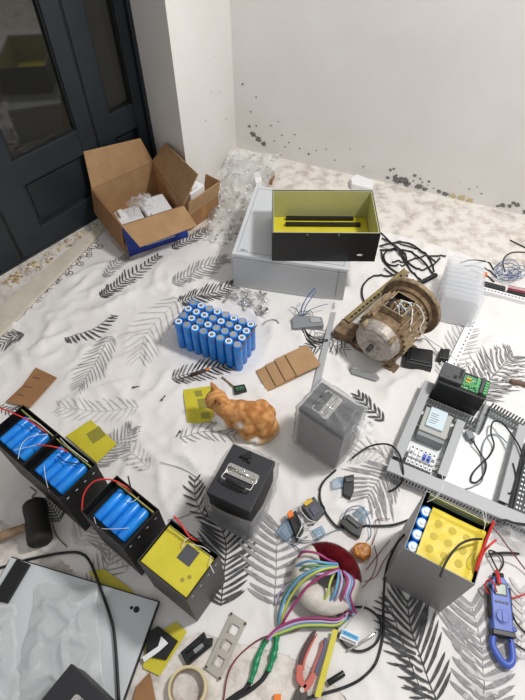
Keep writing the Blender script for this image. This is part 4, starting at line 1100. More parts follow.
# black module at the right photo edge, with paired white markings
mb = MB(); mb.box(fo,.378,.56,.028,.30,zt+.001,.052)
bmx = thing('black_module', 'black connector module with white marks on the control panel at right edge', 'module', fo.p(.46,.16,zt)); mb.build('module_body', M['blackp'], bmx, .003)
for x,w in ((.386,.006),(.396,.004),(.408,.003),(.44,.008)):
    mb = MB()
    for k in range(15): mb.box(fo,x,x+w,.04+.0165*k,.046+.0165*k,.052,.0526)
    mb.build('printed_marks', M['ring'], bmx)
mb = MB(); mb.box(fo,.418,.435,.03,.295,.052,.060); mb.build('socket_row', M['slate'], bmx, .001)

# ------------------------------------------------------------------ wires and cables
def wire(name, label, pts, r, m, cat='cable', group=None, seg=8, parent=None, n=8):
    P = []
    for p in pts:
        if len(p) == 2 or p[2] is None:
            g = at(p[0],p[1]); z = ground(g.x,g.y)+r; P.append(at(p[0],p[1],z))
        else: P.append(at(*p))
    cur = catmull(P, n); 
    for v in cur:
        g = ground(v.x, v.y)+r*.95
        if v.z < g: v.z = g
    mb = MB(); mb.tube(cur, r, seg)
    if parent is not None: return mb.build(name, M[m], parent)
    o = mb.build(name, M[m], None, loc=cur[0]); return tag(o, label, cat, group)
bl = 'loose black cables'
# bundle behind the motor
B1 = [([(381,233,.10),(388,240,.06),(396,248,.03),(404,260),(412,272),(420,280)],.0032),
      ([(380,246),(392,243),(408,243),(420,250),(430,260),(434,272)],.0030),
      ([(380,250),(395,250),(410,252),(424,262),(434,276)],.0032),
      ([(381,252),(384,262),(396,272),(408,277)],.0030),
      ([(382,238),(396,246),(406,256),(403,266),(388,264),(384,255),(392,249),(406,254)],.0028),
      ([(392,262),(404,262),(418,258),(430,256),(446,256)],.0028),
      ([(400,252),(410,264),(422,270),(432,266),(440,258)],.0030),
      ([(366,306),(362,294),(364,284),(374,276),(388,276),(398,274)],.0032),
      ([(384,268),(392,274),(402,278),(414,280)],.0026),
      ([(396,243),(414,248),(428,256),(436,262)],.0024)]
names = ['rising over the black case right corner','arching highest beyond the motor flange','running just below the highest arch behind the motor','curling down from the black case to the rail',
         'forming a small closed loop right of the black case','running level to the frosted trays','dipping under the bundle then rising to the trays','curving left of the rail end by the motor','lowest of the bundle behind the flange','thinnest of the bundle behind the motor']
for (p,r),nm in zip(B1,names): wire('black_cable', 'black cable '+nm, p, r*1.28, 'cable', group=bl)
# corrugated conduit
mb = MB(); P = catmull([at(417,283,.02),at(424,281,.022),at(430,278,.024),at(436,275,.02)],10); rr = [.009+.0022*math.sin(i*2.1) for i in range(len(P))]
mb.tube(P,.008,12,rr=rr); tag(mb.build('corrugated_conduit', M['cable'], None, loc=P[0]), 'short black ribbed conduit between motor flange and frosted trays', 'conduit')
for p,nm in (([(460,263,.1),(472,260,.06),(486,262),(494,270)],'upper black cable from behind the frosted trays to the terminal strip'),([(464,266,.1),(474,266,.05),(486,270),(497,277)],'middle black cable from behind the frosted trays'),([(470,268,.08),(476,272,.05),(487,276),(494,282)],'lower black cable from behind the frosted trays')):
    wire('black_cable', nm, p, .0028, 'cable', group=bl)
wire('black_cable','black cable end lying on the dusty floor at right edge', [(510,240),(518,244),(530,250)], .003,'cable',group=bl)
wire('black_cable','black cable curving up to right edge above the blue wires', [(505,272,.03),(503,262),(507,255),(516,252),(532,253)], .0028,'cable',group=bl)
# slotted white duct strip with black terminal strips
a, b = at(482,289,.02), at(535,303,.02); d = (b-a).normalized(); sdv = Vector((0,0,1)).cross(d); f3 = Fr3((a.x,a.y,ground(a.x,a.y)),d,sdv); f3.y=sdv; f3.z=Vector((0,0,1))
wd = thing('slotted_strip', 'white slotted plastic strip at right edge below the tangled blue wires', 'strip', a)
mb = MB(); mb.box(f3,0,.2,-.012,.012,0,.022); mb.build('strip_body', M['white'], wd, .001)
mb = MB()
for k in range(14): mb.box(f3,.008+.0135*k,.015+.0135*k,-.003,.0015,.022,.0226)
mb.build('slot_row', M['greyp'], wd)
for x0,x1,lab in ((-.005,.088,'left black terminal strip behind the white slotted strip'),(.098,.2,'right black terminal strip behind the white slotted strip')):
    ts = thing('terminal_strip', lab, 'terminal strip', f3.p((x0+x1)/2,.03,0))
    mb = MB(); mb.box(f3,x0,x1,.014,.040,0,.028); mb.build('strip_body', M['blackp'], ts, .002)
    mb = MB()
    for k in range(int((x1-x0)/.011)): mb.box(f3,x0+.003+.011*k,x0+.010+.011*k,.018,.024,.028,.034)
    mb.build('terminal_row', M['greyp'], ts)
rnd = random.Random(12)
for k in range(9):
    cx, cy = 508+rnd.uniform(-10,14), 272+rnd.uniform(-6,6); r0 = rnd.uniform(7,15); a0 = rnd.random()*6; P = []
    for i in range(9):
        a = a0+i*.75; P.append((cx+r0*math.cos(a)*(1-.03*i), cy+r0*.55*math.sin(a), .02+.03*rnd.random()))
    wire('blue_wire', 'blue wire looped in the tangle behind the terminal strips at right edge', P, .0014, ['wire_bl','wire_b','wire_bl'][k%3], 'wire', 'tangled blue wires', 6)
for k in range(4):
    wire('red_wire','%s red wire over the right black terminal strip' % ['topmost','upper','lower','bottom'][k], [(508,285+1.4*k,.04),(516,287+1.2*k,.045),(526,289+1.3*k,.04),(534,292+k,.03)], .0013, 'wire_r' if k%2 else 'w_mag','wire','red wires on the terminal strip',6)
mb = MB(); c = at(483,275,.03); d = (at(488,274,.03)-c).normalized(); mb.cyl(c-d*.014,c+d*.014,.011,seg=14); mb.cyl(c-d*.028,c-d*.014,.007,seg=12,mi=1)
tag(mb.build('cable_gland',[M['orange'],M['blackp']],None,loc=c), 'orange cable gland beside the black terminal strip', 'gland')

# perforated strip and adapters
a, b = at(451,366,.012), at(474,318,.012); d = (b-a).normalized(); sdv = Vector((0,0,1)).cross(d); f3 = Fr3((a.x,a.y,ground(a.x,a.y)+.002),d,sdv); f3.y=sdv; f3.z=Vector((0,0,1)); L_ = (b-a).length
ps_ = thing('perforated_strip', 'white perforated strip lying behind the black motor drive', 'strip', a)
mb = MB(); mb.box(f3,0,L_,-.017,.017,0,.006); mb.build('strip_body', M['white'], ps_, .001)
mb = MB(); 
for k in range(12): mb.box(f3,.012+k*(L_-.02)/12,.018+k*(L_-.02)/12,-.010,-.005,.006,.0065)
mb.build('slot_row', M['plain_black'], ps_)
def adapter(name, label, pts, h, cat):
    q = [at(*p,h).xy for p in pts]; t = thing(name, label, cat, ctr(q,ZB))
    mb = MB(); mb.prism(inset(q,-.001), ZB, h*.9, 0, inset(q,.001)); mb.build('shell', M['blackp'], t, .004, 3)
    mb = MB(); mb.prism(inset(q,.012), h*.9, h); mb.build('top_ridge', M['blackp'], t, .003); return t
adapter('power_adapter','black power adapter on the sheet right of the motor foot',[(408,345),(434,349),(433,367),(405,361)],.045,'power adapter')
t = adapter('power_plug','small black plug between the power adapter and the perforated strip',[(441,347),(451,348),(449,359),(438,357)],.035,'plug')
mb = MB(); 
for x in (441.5,446): c = at(x,360,.02); mb.cyl(c,c+Vector((-.002,-.012,0)),.003,seg=8)
mb.build('pin', M['chrome'], t)

# brown stick at right, grey strips, small bits
a, b = at(510,381,.014), at(540,388,.014); mb = MB(); mb.tube(catmull([a,a.lerp(b,.3),b],6),.010,12,rr=[.006]+[.010]*11+[.010]); 
tag(mb.build('wooden_stick', M['wood_d'], None, loc=a), 'dark brown wooden stick end on the palm print at right edge', 'stick')
q = [at(333,303,.008),at(338,304,.008),at(318,394,.008),at(311,393,.008)]; mb = MB(); mb.prism([p.xy for p in q], .005, .012)
tag(mb.build('duct_cover', M['duct_l'], None, .001, loc=ctr([p.xy for p in q],.005)), 'long grey plastic strip running from cabinet corner towards the wrapped box', 'strip')
q = [at(349,367.5,.012),at(358,369,.012),at(377,374,.012),at(380,378.5,.012),at(376,380.5,.012),at(352,373,.012)]; mb = MB(); mb.prism([p.xy for p in q], ZB+.002, .012)
tag(mb.build('metal_strip', M['alu'], None, .002, loc=ctr([p.xy for p in q],ZB)), 'short grey metal strip on the sheet in front of the motor', 'strip')

# relay / junction block with blue ties
q = [at(292,318,.03).xy, at(296,314,.03).xy, at(322,317,.03).xy, at(324,325,.03).xy, at(293,328,.03).xy]
jb = thing('junction_block', 'grey junction block with blue cable ties in front of the pale cabinet', 'junction block', ctr(q,ZB))
mb = MB(); mb.prism(q, .004, .030); b_ = mb.build('block_body', M['greyl'], jb, .002)
mb = MB(); mb.prism([at(*p,.0335).xy for p in ((310,317),(320,318),(321,322),(311,322))], .030, .0335); sub(b_, mb, 'label_plate', M['psu'])
for pts,m,r in (([(301,316,.03),(302,307,.06),(308,296,.09),(315,288,.11)],'wire_b',.0022),([(303,316,.03),(306,306,.06),(312,297,.08),(316,291,.09)],'wire_b',.0018),([(302,316,.03),(310,310,.04),(320,306,.05),(328,304,.05)],'wire_bl',.0015),([(300,316,.03),(297,310,.035),(294,308,.03),(291,307,.02)],'cable',.0015),([(303,316,.03),(309,311,.035),(312,312,.03),(313,316,.03)],'cable',.0012)):
    mb = MB(); mb.tube(catmull([at(*p) for p in pts],8), r, 7); mb.build('cable_tie' if m=='wire_b' else 'block_wire', M[m], jb)
for pts in ([(303,326,.02),(308,334,.012),(318,339,.012),(328,340,.012)],[(304,327,.018),(308,336,.012),(316,342,.012),(328,341,.012)],[(302,327,.02),(306,338,.010),(316,347,.008)]):
    mb = MB(); mb.tube(catmull([at(*p) for p in pts],8), .0028, 8); mb.build('block_lead', M['cable'], jb)

# bag of metal lugs
rnd = random.Random(8); lug0 = None
k = 0
for (cx,cy,n,sx,sy) in ((252,302,20,12,9),(232,298,7,6,5),(262,312,9,6,5)):
    for i in range(n):
        px = cx+rnd.uniform(-sx,sx); py = cy+rnd.uniform(-sy,sy); p = at(px,py); z = .006+.012*rnd.random()
        if lug0 is None:
            f3 = Fr3((0,0,0),(1,0,0),(0,1,0)); mb = MB(); mb.box(f3,-.011,.004,-.006,.006,-.0012,.0012); mb.cyl((.002,0,.001),(.013,0,.001),.0042,seg=10); mb.lathe((-.005,0,.001),(0,0,1),[(0,.0052),(.002,.005),(.002,.0028)],12)
            lug0 = mb.build('cable_lug', M['chrome'], None, .0004); o = lug0
        else: o = lug0.copy(); C.objects.link(o)
        o.location = (p.x,p.y,z+ground(p.x,p.y)); o.rotation_euler = (rnd.uniform(-.7,.7),rnd.uniform(-.7,.7),rnd.random()*6.3); o.scale = [1.05]*3
        tag(o, 'shiny metal cable lug in the clear bag between blue cells and cabinet','cable lug','metal cable lugs')
q = [at(224,300).xy, at(268,322).xy, at(272,302).xy, at(236,286).xy]
tag(crumple(q,30,22,lambda u,v:.006,.022,20,9).build('plastic_bag', M['f_clear']), 'clear bag of metal lugs between the blue cells and pale cabinet','plastic bag')
wire('grey_wire','short grey wire piece right of the blue cell block',[(263,324),(268,321),(274,320),(279,323)],.002,'greyl','wire')

# items near the cat
q = [at(233,385.5,.02),at(244.5,383.5,.02),(at(247,390,.02)),at(235,393,.02)]
vm = thing('panel_meter','small black panel meter with green digits behind the cat head','meter',ctr([p.xy for p in q],ZB))
mb = MB(); mb.prism([p.xy for p in q], ZB+.001, .018); mb.build('meter_body', M['blackp'], vm, .002)
mb = MB(); qi = inset([p.xy for p in q],.004); mb.prism(qi,.018,.0186); sc_ = mb.build('meter_screen', M['screen'], vm)
mb = MB(); 
for k in range(3):
    c = qi[0].lerp(qi[1],.2+.28*k).lerp(qi[3].lerp(qi[2],.2+.28*k),.5); f = Fr(c, math.degrees(math.atan2((qi[1]-qi[0]).y,(qi[1]-qi[0]).x)))
    for (a,b,c_,d_) in ((-.003,.003,.006,.007),(-.003,.003,-.0005,.0005),(-.003,.003,-.007,-.006),(-.0035,-.0025,0,.0065),(.0025,.0035,-.0065,0),(.0025,.0035,0,.0065)): mb.box(f,a,b,c_,d_,.0186,.019)
sub(sc_, mb, 'digit_segments', M['digits'])
wire('wooden_stick','short beige stick on the sheet above the cat head',[(222,377),(228,382),(234,387)],.0035,'wood','stick')
sd_ = thing('screwdriver','small dark screwdriver lying on the palm print left of the blue cells','screwdriver',at(195,373,.01))
mb = MB(); mb.tube([at(190,375.5,.012),at(198,372.5,.012),at(205,370,.012),at(207,369.5,.012)],.006,10,rr=[.005,.0065,.006,.003]); mb.build('handle',M['maroon'],sd_)
mb = MB(); mb.tube([at(190,375.5,.011),at(178,379.5,.006)],.0018,8); mb.build('blade',M['toolsteel'],sd_)
mb = MB(); mb.tube([at(206,370,.012),at(209,368.5,.012)],.005,8); mb.build('end_cap',M['orange'],sd_)
def bolt(px,py,ang,label):
    p = at(px,py,.006); t = thing('bolt',label,'bolt',(p.x,p.y,.004)); d = Vector((math.cos(R(ang)),math.sin(R(ang)),0)); mb = MB(); g = Vector((p.x,p.y,ground(p.x,p.y)+.0035)); mb.cyl(g,g+d*.02,.002,seg=8); mb.build('shank',M['toolsteel'],t); mb = MB(); mb.cyl(g-d*.004,g,.0042,seg=6); mb.build('head',M['toolsteel'],t)
bolt(180,433,-120,'small dark bolt on the sheet left of the cat')
bolt(162,400,60,'small dark bolt on the sheet left of the yellow sheet by the cat')
bolt(134,388,10,'small dark bolt on the sheet far left of the cat')

# ------------------------------------------------------------------ cables round the wrapped box and relays
wire('black_cable','black cable from the wrapped box foot past the relays to the grey case', [(336,470,.02),(325,480,.012),(320,490,.01),(321,503,.01),(327,515,.01),(338,527,.01),(352,528,.012),(368,526,.012),(392,525,.012),(411,519,.02)], .0036,'cable',group=bl)
wire('black_cable','black cable looping over the left edge of the control panel', [(352,458,.02),(366,448,.02),(380,444,.035),(392,446,.06),(400,456,.066),(403,470,.062),(402,481,.04),(396,488,.02),(388,492,.01)], .0032,'cable',group=bl)
wire('black_cable','black cable hanging from the grey case left side and coiling beside the blue display', [(404,535,.22),(396,545,.14),(387,566,.06),(384,590,.02),(383,615,.006),(383,635,.006),(376,662,.006),(362,678,.006),(345,687,.006),(322,694,.006),(300,700,.01)], .0036,'cable',group=bl)
wire('black_cable','black cable ring on the sheet around the blue display', [(352,607,.008),(366,608,.008),(378,617,.010),(381,628,.013),(376,643,.010),(362,651,.008),(348,648,.008),(339,637,.008),(337,628,.008)], .0034,'cable',group=bl)
wire('black_cable','black cable lying over the white panel corner at left', [(-12,573),(0,568),(30,559),(67,552.5),(82,554,.012),(90,562,.022),(97,579,.026),(110,616,.026),(115,641,.026),(119,702,.026)], .0042,'cable',group=bl)
wire('black_cable','black looped cable with plug lying inside the control panel', [(474,443,.025),(480,453,.015),(486,463,.014),(484,474,.014),(477,482,.012),(471,481,.012),(473,473,.014),(481,464,.016),(490,455,.014),(494,445,.018),(491,433,.030),(493,422,.035),(502,423,.050),(512,435,.062),(520,448,.068),(524,462,.066)], .0028,'cable',group=bl)
wire('grey_cable','grey cable curving along the control panel white plate', [(465,489,.012),(474,486,.012),(483,478,.012),(482,450,.014),(488,436,.014),(498,435,.014),(507,443,.02)], .0020,'greyl',group=None)
t = thing('mains_plug','grey mains plug on the control panel plate','plug',at(470,437,.01))
mb = MB(); c = at(470,436,.02); d = (at(474,443,.02)-c).normalized(); f3 = Fr3(c,d,Vector((0,0,1)).cross(d)); mb.box(f3,-.018,.012,-.012,.012,-.010,.008); mb.build('plug_body',M['greyl'],t,.003)
mb = MB(); mb.cyl(c+d*.012,c+d*.026,.007,.0045,seg=12); mb.build('strain_relief',M['greyp'],t)
mb = MB()
for s in (-.006,.006): q_ = f3.p(-.018,s,0); mb.cyl(q_,q_-d*.014,.002,seg=8)
mb.build('pin',M['chrome'],t)
wire('black_cable','black cable along the front duct from red leads to right edge', [(497,522,.065),(505,520,.066),(515,523,.066),(532,525,.06)], .0036,'cable',group=bl)
wire('black_cable','black cable inside the right duct gap of the control panel', [(513,463,.06),(516,478,.06),(512,492,.062),(508,493,.058)], .0022,'cable',group=bl)

# relays
def relay(label, pts, h, m, extra=None):
    q = [at(*p,h).xy for p in pts]; t = thing('relay_module',label,'relay',ctr(q,ZB)); mb = MB(); mb.prism(q,ZB+.001,h); b = mb.build('relay_base',M[m],t,.002)
    if extra:
        for nm,pp,z0,z1,mm in extra:
            mb = MB(); mb.prism([at(*p,z1).xy for p in pp],z0,z1); mb.build(nm,M[mm],t,.0012)
    return t
relay('black relay socket with orange lever beside the lidded box bag',[(288,516),(296,510),(304,530),(297,540)],.03,'blackp',[('lever',[(287,513),(291,509),(294,515),(289,518)],.03,.045,'orange'),('terminal_row',[(296,513),(298,511),(304,527),(302,529)],.03,.036,'greyp')])
relay('clear relay case left of the orange lever relay',[(276,532),(287,517),(294,533),(286,541)],.022,'f_blue',[('contact_plate',[(281,531),(286,524),(289,532),(285,537)],.004,.018,'alu')])
relay('black contactor with yellow corner above the orange lever relay',[(302,506),(314,496),(325,511),(314,522)],.04,'greyp',[('corner_tab',[(303,503),(310,497),(313,501),(306,506)],.04,.046,'amberp'),('face_plate',[(309,508),(315,503),(320,511),(314,516)],.04,.044,'slate')])
relay('small clear relay case below the black contactor',[(312,530),(322,525),(326,533),(318,539)],.02,'f_blue')
relay('black relay with clear end nearest the wrapped box foot',[(344,476),(354,474),(354,490),(351,498),(343,494)],.025,'blackp',[('clear_case',[(332,479),(343,477),(343,487),(333,488)],.004,.022,'f_blue'),('terminal_row',[(345,478),(353,477),(353,481),(346,482)],.025,.031,'greyp')])
relay('black relay with looped blue wire above the amber part',[(343,516),(349,514),(363,526),(360,537),(352,533),(340,523)],.026,'blackp',[('terminal_row',[(346,518),(350,516),(361,526),(358,528)],.026,.032,'greyp')])
mb = crumple([at(352,514).xy, at(368,528).xy, at(370,514).xy, at(360,506).xy],18,16,lambda u,v:.006,.02,30,14); tag(mb.build('clear_relay_cover',M['f_blue']),'clear bluish plastic cover beside the looped blue wire','plastic cover')
wire('blue_wire','dark blue wire looping above the relay near the amber part',[(344,518,.03),(347,510,.035),(356,506,.035),(363,508,.035),(369,520,.03),(371,534,.02),(368,540,.015)],.0017,'wire_bl','wire')
wire('blue_wire','blue wire from the clear relay towards the transformer',[(285,536,.02),(291,543,.012),(300,550,.012),(309,558,.015)],.0018,'wire_bl','wire')
wire('blue_wire','blue wire crossing left of the red winding',[(288,538,.02),(305,541,.012),(322,536,.02),(336,530,.012),(348,528,.012)],.0012,'wire_bl','wire')
ww = ['outermost white wire looping over the orange lever relay','white wire running level from relay to contactor','white wire dropping beside the contactor corner']
for p,l in zip(([(298,515,.05),(302,523,.05),(300,530,.05),(297,536,.04),(304,525,.05),(313,523,.05),(321,524,.045)],[(296,537,.035),(310,540,.02),(322,534,.02)],[(310,498,.05),(303,501,.055),(300,508,.05),(308,519,.05),(316,522,.045)]),ww):
    wire('white_wire',l,p,.0014,'wire_w','wire','white relay wires',6)
for k,(p,l) in enumerate([([(372,545,.01),(377,530,.015),(376,520,.014),(390,519,.014)],'dark red wire rising beside the amber part'),([(362,588,.02),(372,576,.01),(377,560,.01),(374,545,.01)],'dark red wire curving up from the red winding right side'),([(364,582,.02),(376,576,.01),(383,562,.01),(393,548,.01)],'dark red wire fanning right towards the grey case'),([(366,570,.01),(380,552,.01),(390,540,.01)],'thin dark red wire nearest the grey case')]):
    wire('dark_red_wire',l,p,.0013,'wire_dr','wire','thin red wires right of the transformer',6)

# ------------------------------------------------------------------ toroidal transformer
T0 = at(326,578,.040); T0.z = 0; RM, RT = .062, .034
tr = thing('toroidal_transformer','toroidal transformer with dark red winding, white tape and coloured leads','transformer',(T0.x,T0.y,ZB))
def torus_arc(a0,a1,rm,rt,mi,n,wob,seg=20,sm=True,zc=.040,sq=1.05):
    mb = MB(); vs = []
    for i in range(n+1):
        a = R(a0+(a1-a0)*i/n); k = rt*(1+wob*(i%2)); c = Vector((T0.x+rm*math.cos(a),T0.y+rm*math.sin(a),zc)); rd = Vector((math.cos(a),math.sin(a),0))
        for j in range(seg):
            b = 2*math.pi*j/seg; vs.append(c+rd*k*math.cos(b)+Vector((0,0,k*sq*math.sin(b))))
    mb.add(vs,[[i*seg+j,i*seg+(j+1)%seg,(i+1)*seg+(j+1)%seg,(i+1)*seg+j] for i in range(n) for j in range(seg)],0,sm)
    mb.add(vs[:seg],[list(range(seg))]); mb.add(vs[-seg:],[list(range(seg))])
    return mb
torus_arc(-8,112,RM,.0355,0,72,.075,sm=False).build('copper_winding',M['copper'],tr)
torus_arc(112,352,RM,.0345,0,60,.015).build('taped_core',M['papertape'],tr)
hz = .10
def lead(m, pts, r=.0036):
    mb = MB(); mb.tube(catmull([at(*p) for p in pts],10), r, 8); mb.build('lead',M[m],tr)
hole = (338,566)
cols = ['w_mag','w_cyan','w_lime','w_green','w_lil','w_cyan','w_lime']
lead('w_mag',[(338,563,.06),(329,560,.09),(316,553,.10),(303,552,.09),(298,558,.05),(299,562,.03)])
lead('w_cyan',[(338,564,.07),(326,563,.10),(312,561,.105),(302,563,.085),(296,567,.06)])
lead('w_green',[(337,565,.07),(324,566,.10),(308,566,.10),(298,572,.06),(294,578,.03)])
lead('w_cyan',[(338,566,.07),(322,568,.105),(302,576,.095),(288,593,.06),(281,610,.04),(279,624,.02)])
lead('w_lime',[(338,567,.08),(321,570,.11),(304,580,.095),(291,596,.06),(284,612,.04),(281,625,.02)])
lead('w_green',[(337,566,.06),(318,568,.10),(298,578,.085),(286,592,.05),(280,610,.03),(278,622,.018)])
lead('w_lil',[(338,568,.07),(316,574,.10),(296,580,.07),(280,592,.03),(276,604,.02)],.0022)
lead('w_mag',[(339,568,.08),(324,575,.105),(308,586,.09),(296,602,.06),(286,617,.04),(281,628,.02)])
lead('w_lil',[(338,570,.08),(328,574,.10),(314,574,.10),(302,576,.085)])
# leads falling over the near side
for m,x1,x2,z in (('w_lime',327,320,.09),('w_cyan',334,326,.095),('w_lil',338,332,.10),('w_mag',343,339,.095),('w_lime',338,336,.085),('w_cyan',348,350,.085),('w_lil',346,349,.095),('w_mag',350,353,.08)):
    lead(m,[(339+(x1-338)*.15,568,.06),(x1+4,580,z),(x1,595,z-.005),(x2,606,.05),(x2+3,613,.025)],.0034)
# knotted lead ends and the bundle running left
rnd = random.Random(2)
for k,(m,dy,z) in enumerate((('w_mag',0,.030),('w_lil',3,.024),('w_cyan',5,.018),('w_lime',7,.020),('w_green',8.5,.010),('w_mag',1.5,.018))):
    lead(m,[(348+3*(k%3),611+dy*.4,.03),(338,619+dy*.8,z+.008),(318,618+dy,z+.010),(300,619+dy,z+.008),(285,624+dy,z+.004),(274,631+dy*.6,z),(266+2*(k%3),640,z)],.0034)
for k in range(10):
    a = rnd.random()*6; cx,cy = 343+rnd.uniform(-7,7), 612+rnd.uniform(-4,4)
    mb = MB(); mb.tube(catmull([at(cx,cy,.02),at(cx+3*math.cos(a),cy+3*math.sin(a),.045),at(cx+5*math.cos(a),cy+4*math.sin(a),.02)],6),.0028,7); mb.build('lead_end',M[['w_mag','copper','wire_dr','w_lil','cable'][k%5]],tr)
for pts in ([(267,638),(261,650),(257,660),(254,672),(250,683)],[(277,634),(276,645),(274,654),(271,664),(268,672)]):
    mb = MB(); P = catmull([at(x,y,.012) for x,y in pts],8); mb.tube(P,.0075,12,rr=[.0058+.0045*max(0,noise.noise(Vector((i*.23,pts[0][0]*.37,2))))+.0026*math.exp(-((i/len(P)-.5)/.14)**2) for i in range(len(P))]); mb.build('heat_shrink_sleeve',M['heat'],tr)
for pts in ([(250,682),(245,689),(236,695),(226,702)],[(268,671),(262,680),(250,690),(236,698),(228,704)]):
    mb = MB(); mb.tube(catmull([at(x,y,.008) for x,y in pts],8),.0056,10); mb.build('output_cable',M['cable'],tr)
wire('dark_red_wire','long dark red wire from the coloured leads curving to photo bottom',[(308,625,.02),(294,631,.012),(279,634,.012),(262,638,.012),(246,649,.008),(234,662,.008),(227,678,.008),(223,705,.006)],.0020,'wire_dr','wire')
am = at(365,550,.015)
mb = MB(); q = [at(*p,.03).xy for p in ((351,547),(357,541),(367,541),(373,546),(372,556),(364,561),(354,556))]; mb.prism(q,.004,.032,0,inset(q,.004))
tag(mb.build('amber_coil',M['amber'],None,.006,loc=(am.x,am.y,.004)),'small amber taped coil touching the red transformer winding','coil')

# ------------------------------------------------------------------ pliers and bits at the bottom
pl = thing('pliers','pliers with dark and salmon handles pointing down at photo bottom','pliers',at(302,680,.012))
def flatbar(pts, ws, z0, z1, nm, m):
    P = [at(x,y,(z0+z1)/2) for x,y in pts]; cur = catmull(P,6); n = len(cur); A_ = []; B_ = []
    for i,c in enumerate(cur):
        d = (cur[min(i+1,n-1)]-cur[max(i-1,0)]).normalized(); nv = Vector((-d.y,d.x,0)); t = i/(n-1)*(len(ws)-1); k = min(int(t),len(ws)-2); w = ws[k]+(ws[k+1]-ws[k])*(t-k)
        A_.append(c+nv*w); B_.append(c-nv*w)
    loop = A_+B_[::-1]; mb = MB(); lo = [Vector((p.x,p.y,z0)) for p in loop]; hi = [Vector((p.x,p.y,z1)) for p in loop]
    N = len(loop); mb.add(lo+hi,[[i,(i+1)%N,N+(i+1)%N,N+i] for i in range(N)],0)
    for i in range(n-1):
        mb.add([lo[i],lo[i+1],lo[N-2-i],lo[N-1-i]],[[0,1,2,3]]); mb.add([hi[i],hi[i+1],hi[N-2-i],hi[N-1-i]],[[0,1,2,3]])
    return mb.build(nm,M[m],pl,.0015)
flatbar([(315,631),(307,645),(302,656),(300,667)],[.004,.0062,.0062,.0055],.008,.020,'handle_grip','maroon')
flatbar([(317,634),(309.5,648),(304.5,660),(303,670)],[.0015,.003,.003,.003],.007,.019,'handle_edge','salmon')
flatbar([(300,665),(299.5,672),(300,680),(306,688)],[.0075,.0085,.0095,.0055],.008,.021,'handle_collar','salmon')
flatbar([(325.5,638),(324,650),(319,664),(315,675)],[.004,.0062,.0062,.0055],.008,.020,'handle_grip','slate')
flatbar([(322.5,640),(320.5,652),(315.5,664),(311,676)],[.0015,.003,.003,.003],.007,.019,'handle_edge','salmon')
flatbar([(314,673),(311,680),(307,686),(302,691)],[.006,.008,.008,.006],.008,.021,'handle_collar','salmon')
flatbar([(304,684),(299,694),(294,706),(290,716)],[.0075,.010,.009,.003],.007,.019,'jaw','toolsteel')
flatbar([(301,686),(304,696),(298,708),(291,717)],[.0075,.009,.007,.003],.008,.020,'jaw','toolsteel')
mb = MB(); p = at(302,690,.02); mb.lathe((p.x,p.y,.019),(0,0,1),[(0,.006),(.003,.006),(.003,0)],16); mb.build('pivot',M['steel'],pl)
q = [at(333,629,.024),at(338.5,630,.024),at(320.5,698,.024),at(314.5,696.5,.024)]; mb = MB(); mb.prism([p.xy for p in q],.022,.0245)
tag(mb.build('yellow_strip',M['yellow'],None,.0005,loc=ctr([p.xy for p in q],.022)),'long yellow strip lying right of the pliers','strip')
mb = MB(); mb.cyl(at(328,683,.010),at(344,673,.010),.0075,seg=16); tag(mb.build('black_tube',M['blackp'],None,.001,loc=at(336,678,.003)),'short black tube right of the yellow strip','tube')
mb = MB(); q = [at(274,694,.012),at(281,694,.012),at(281,702,.012),at(274,702,.012)]; mb.prism([p.xy for p in q],.001,.014); tag(mb.build('orange_connector',M['orange'],None,.001,loc=ctr([p.xy for p in q],.001)),'orange connector end left of the pliers jaw at photo bottom','connector')
q = [at(343,628,.02),at(360,636,.02),at(357,646,.02),at(339,638,.02)]; q2_ = [p.xy for p in q]
dm = thing('display_module','small display module with blue screen inside the black cable ring','display',ctr(q2_,ZB))
mb = MB(); mb.prism(q2_,ZB+.001,.020); mb.build('module_case',M['white'],dm,.001)
mb = MB(); qq = [q2_[0].lerp(q2_[3],.06),q2_[1].lerp(q2_[2],.06),q2_[1].lerp(q2_[2],.62),q2_[0].lerp(q2_[3],.62)]; qq = inset(qq,.0015); mb.prism(qq,.020,.0206); sc_ = mb.build('blue_screen',M['lcdb'],dm)
mb = MB()
for k in range(5):
    u0,u1 = .12+.16*k,.22+.16*k
    P = [qq[0].lerp(qq[1],u).lerp(qq[3].lerp(qq[2],u),v) for u,v in ((u0,.3),(u1,.3),(u1,.7),(u0,.7))]
    mb.add([(p.x,p.y,.0209) for p in P],[[0,1,2,3]])
sub(sc_,mb,'digit_blocks',M['lcdt'])
mb = MB(); P = [q2_[0].lerp(q2_[3],v).lerp(q2_[1].lerp(q2_[2],v),u) for u,v in ((.08,.72),(.92,.72),(.92,.92),(.08,.92))]; mb.prism(P,.020,.0206); mb.build('lower_label',M['greyl'],dm)
wire('white_wire','white wire from the blue display up to the transformer leads',[(345,629,.018),(352,620,.012),(361,610,.012),(367,601,.01)],.0016,'wire_w','wire')
mb = MB(); mb.tube([at(348,650,.014),at(360,643,.014),at(374,634,.018),at(376,632.5,.018)],.0035,10,rr=[.0028,.0036,.0036,.001]); tag(mb.build('steel_pin',M['chrome'],None,loc=at(348,650,.01)),'thin shiny steel pen across the black cable ring','pen')

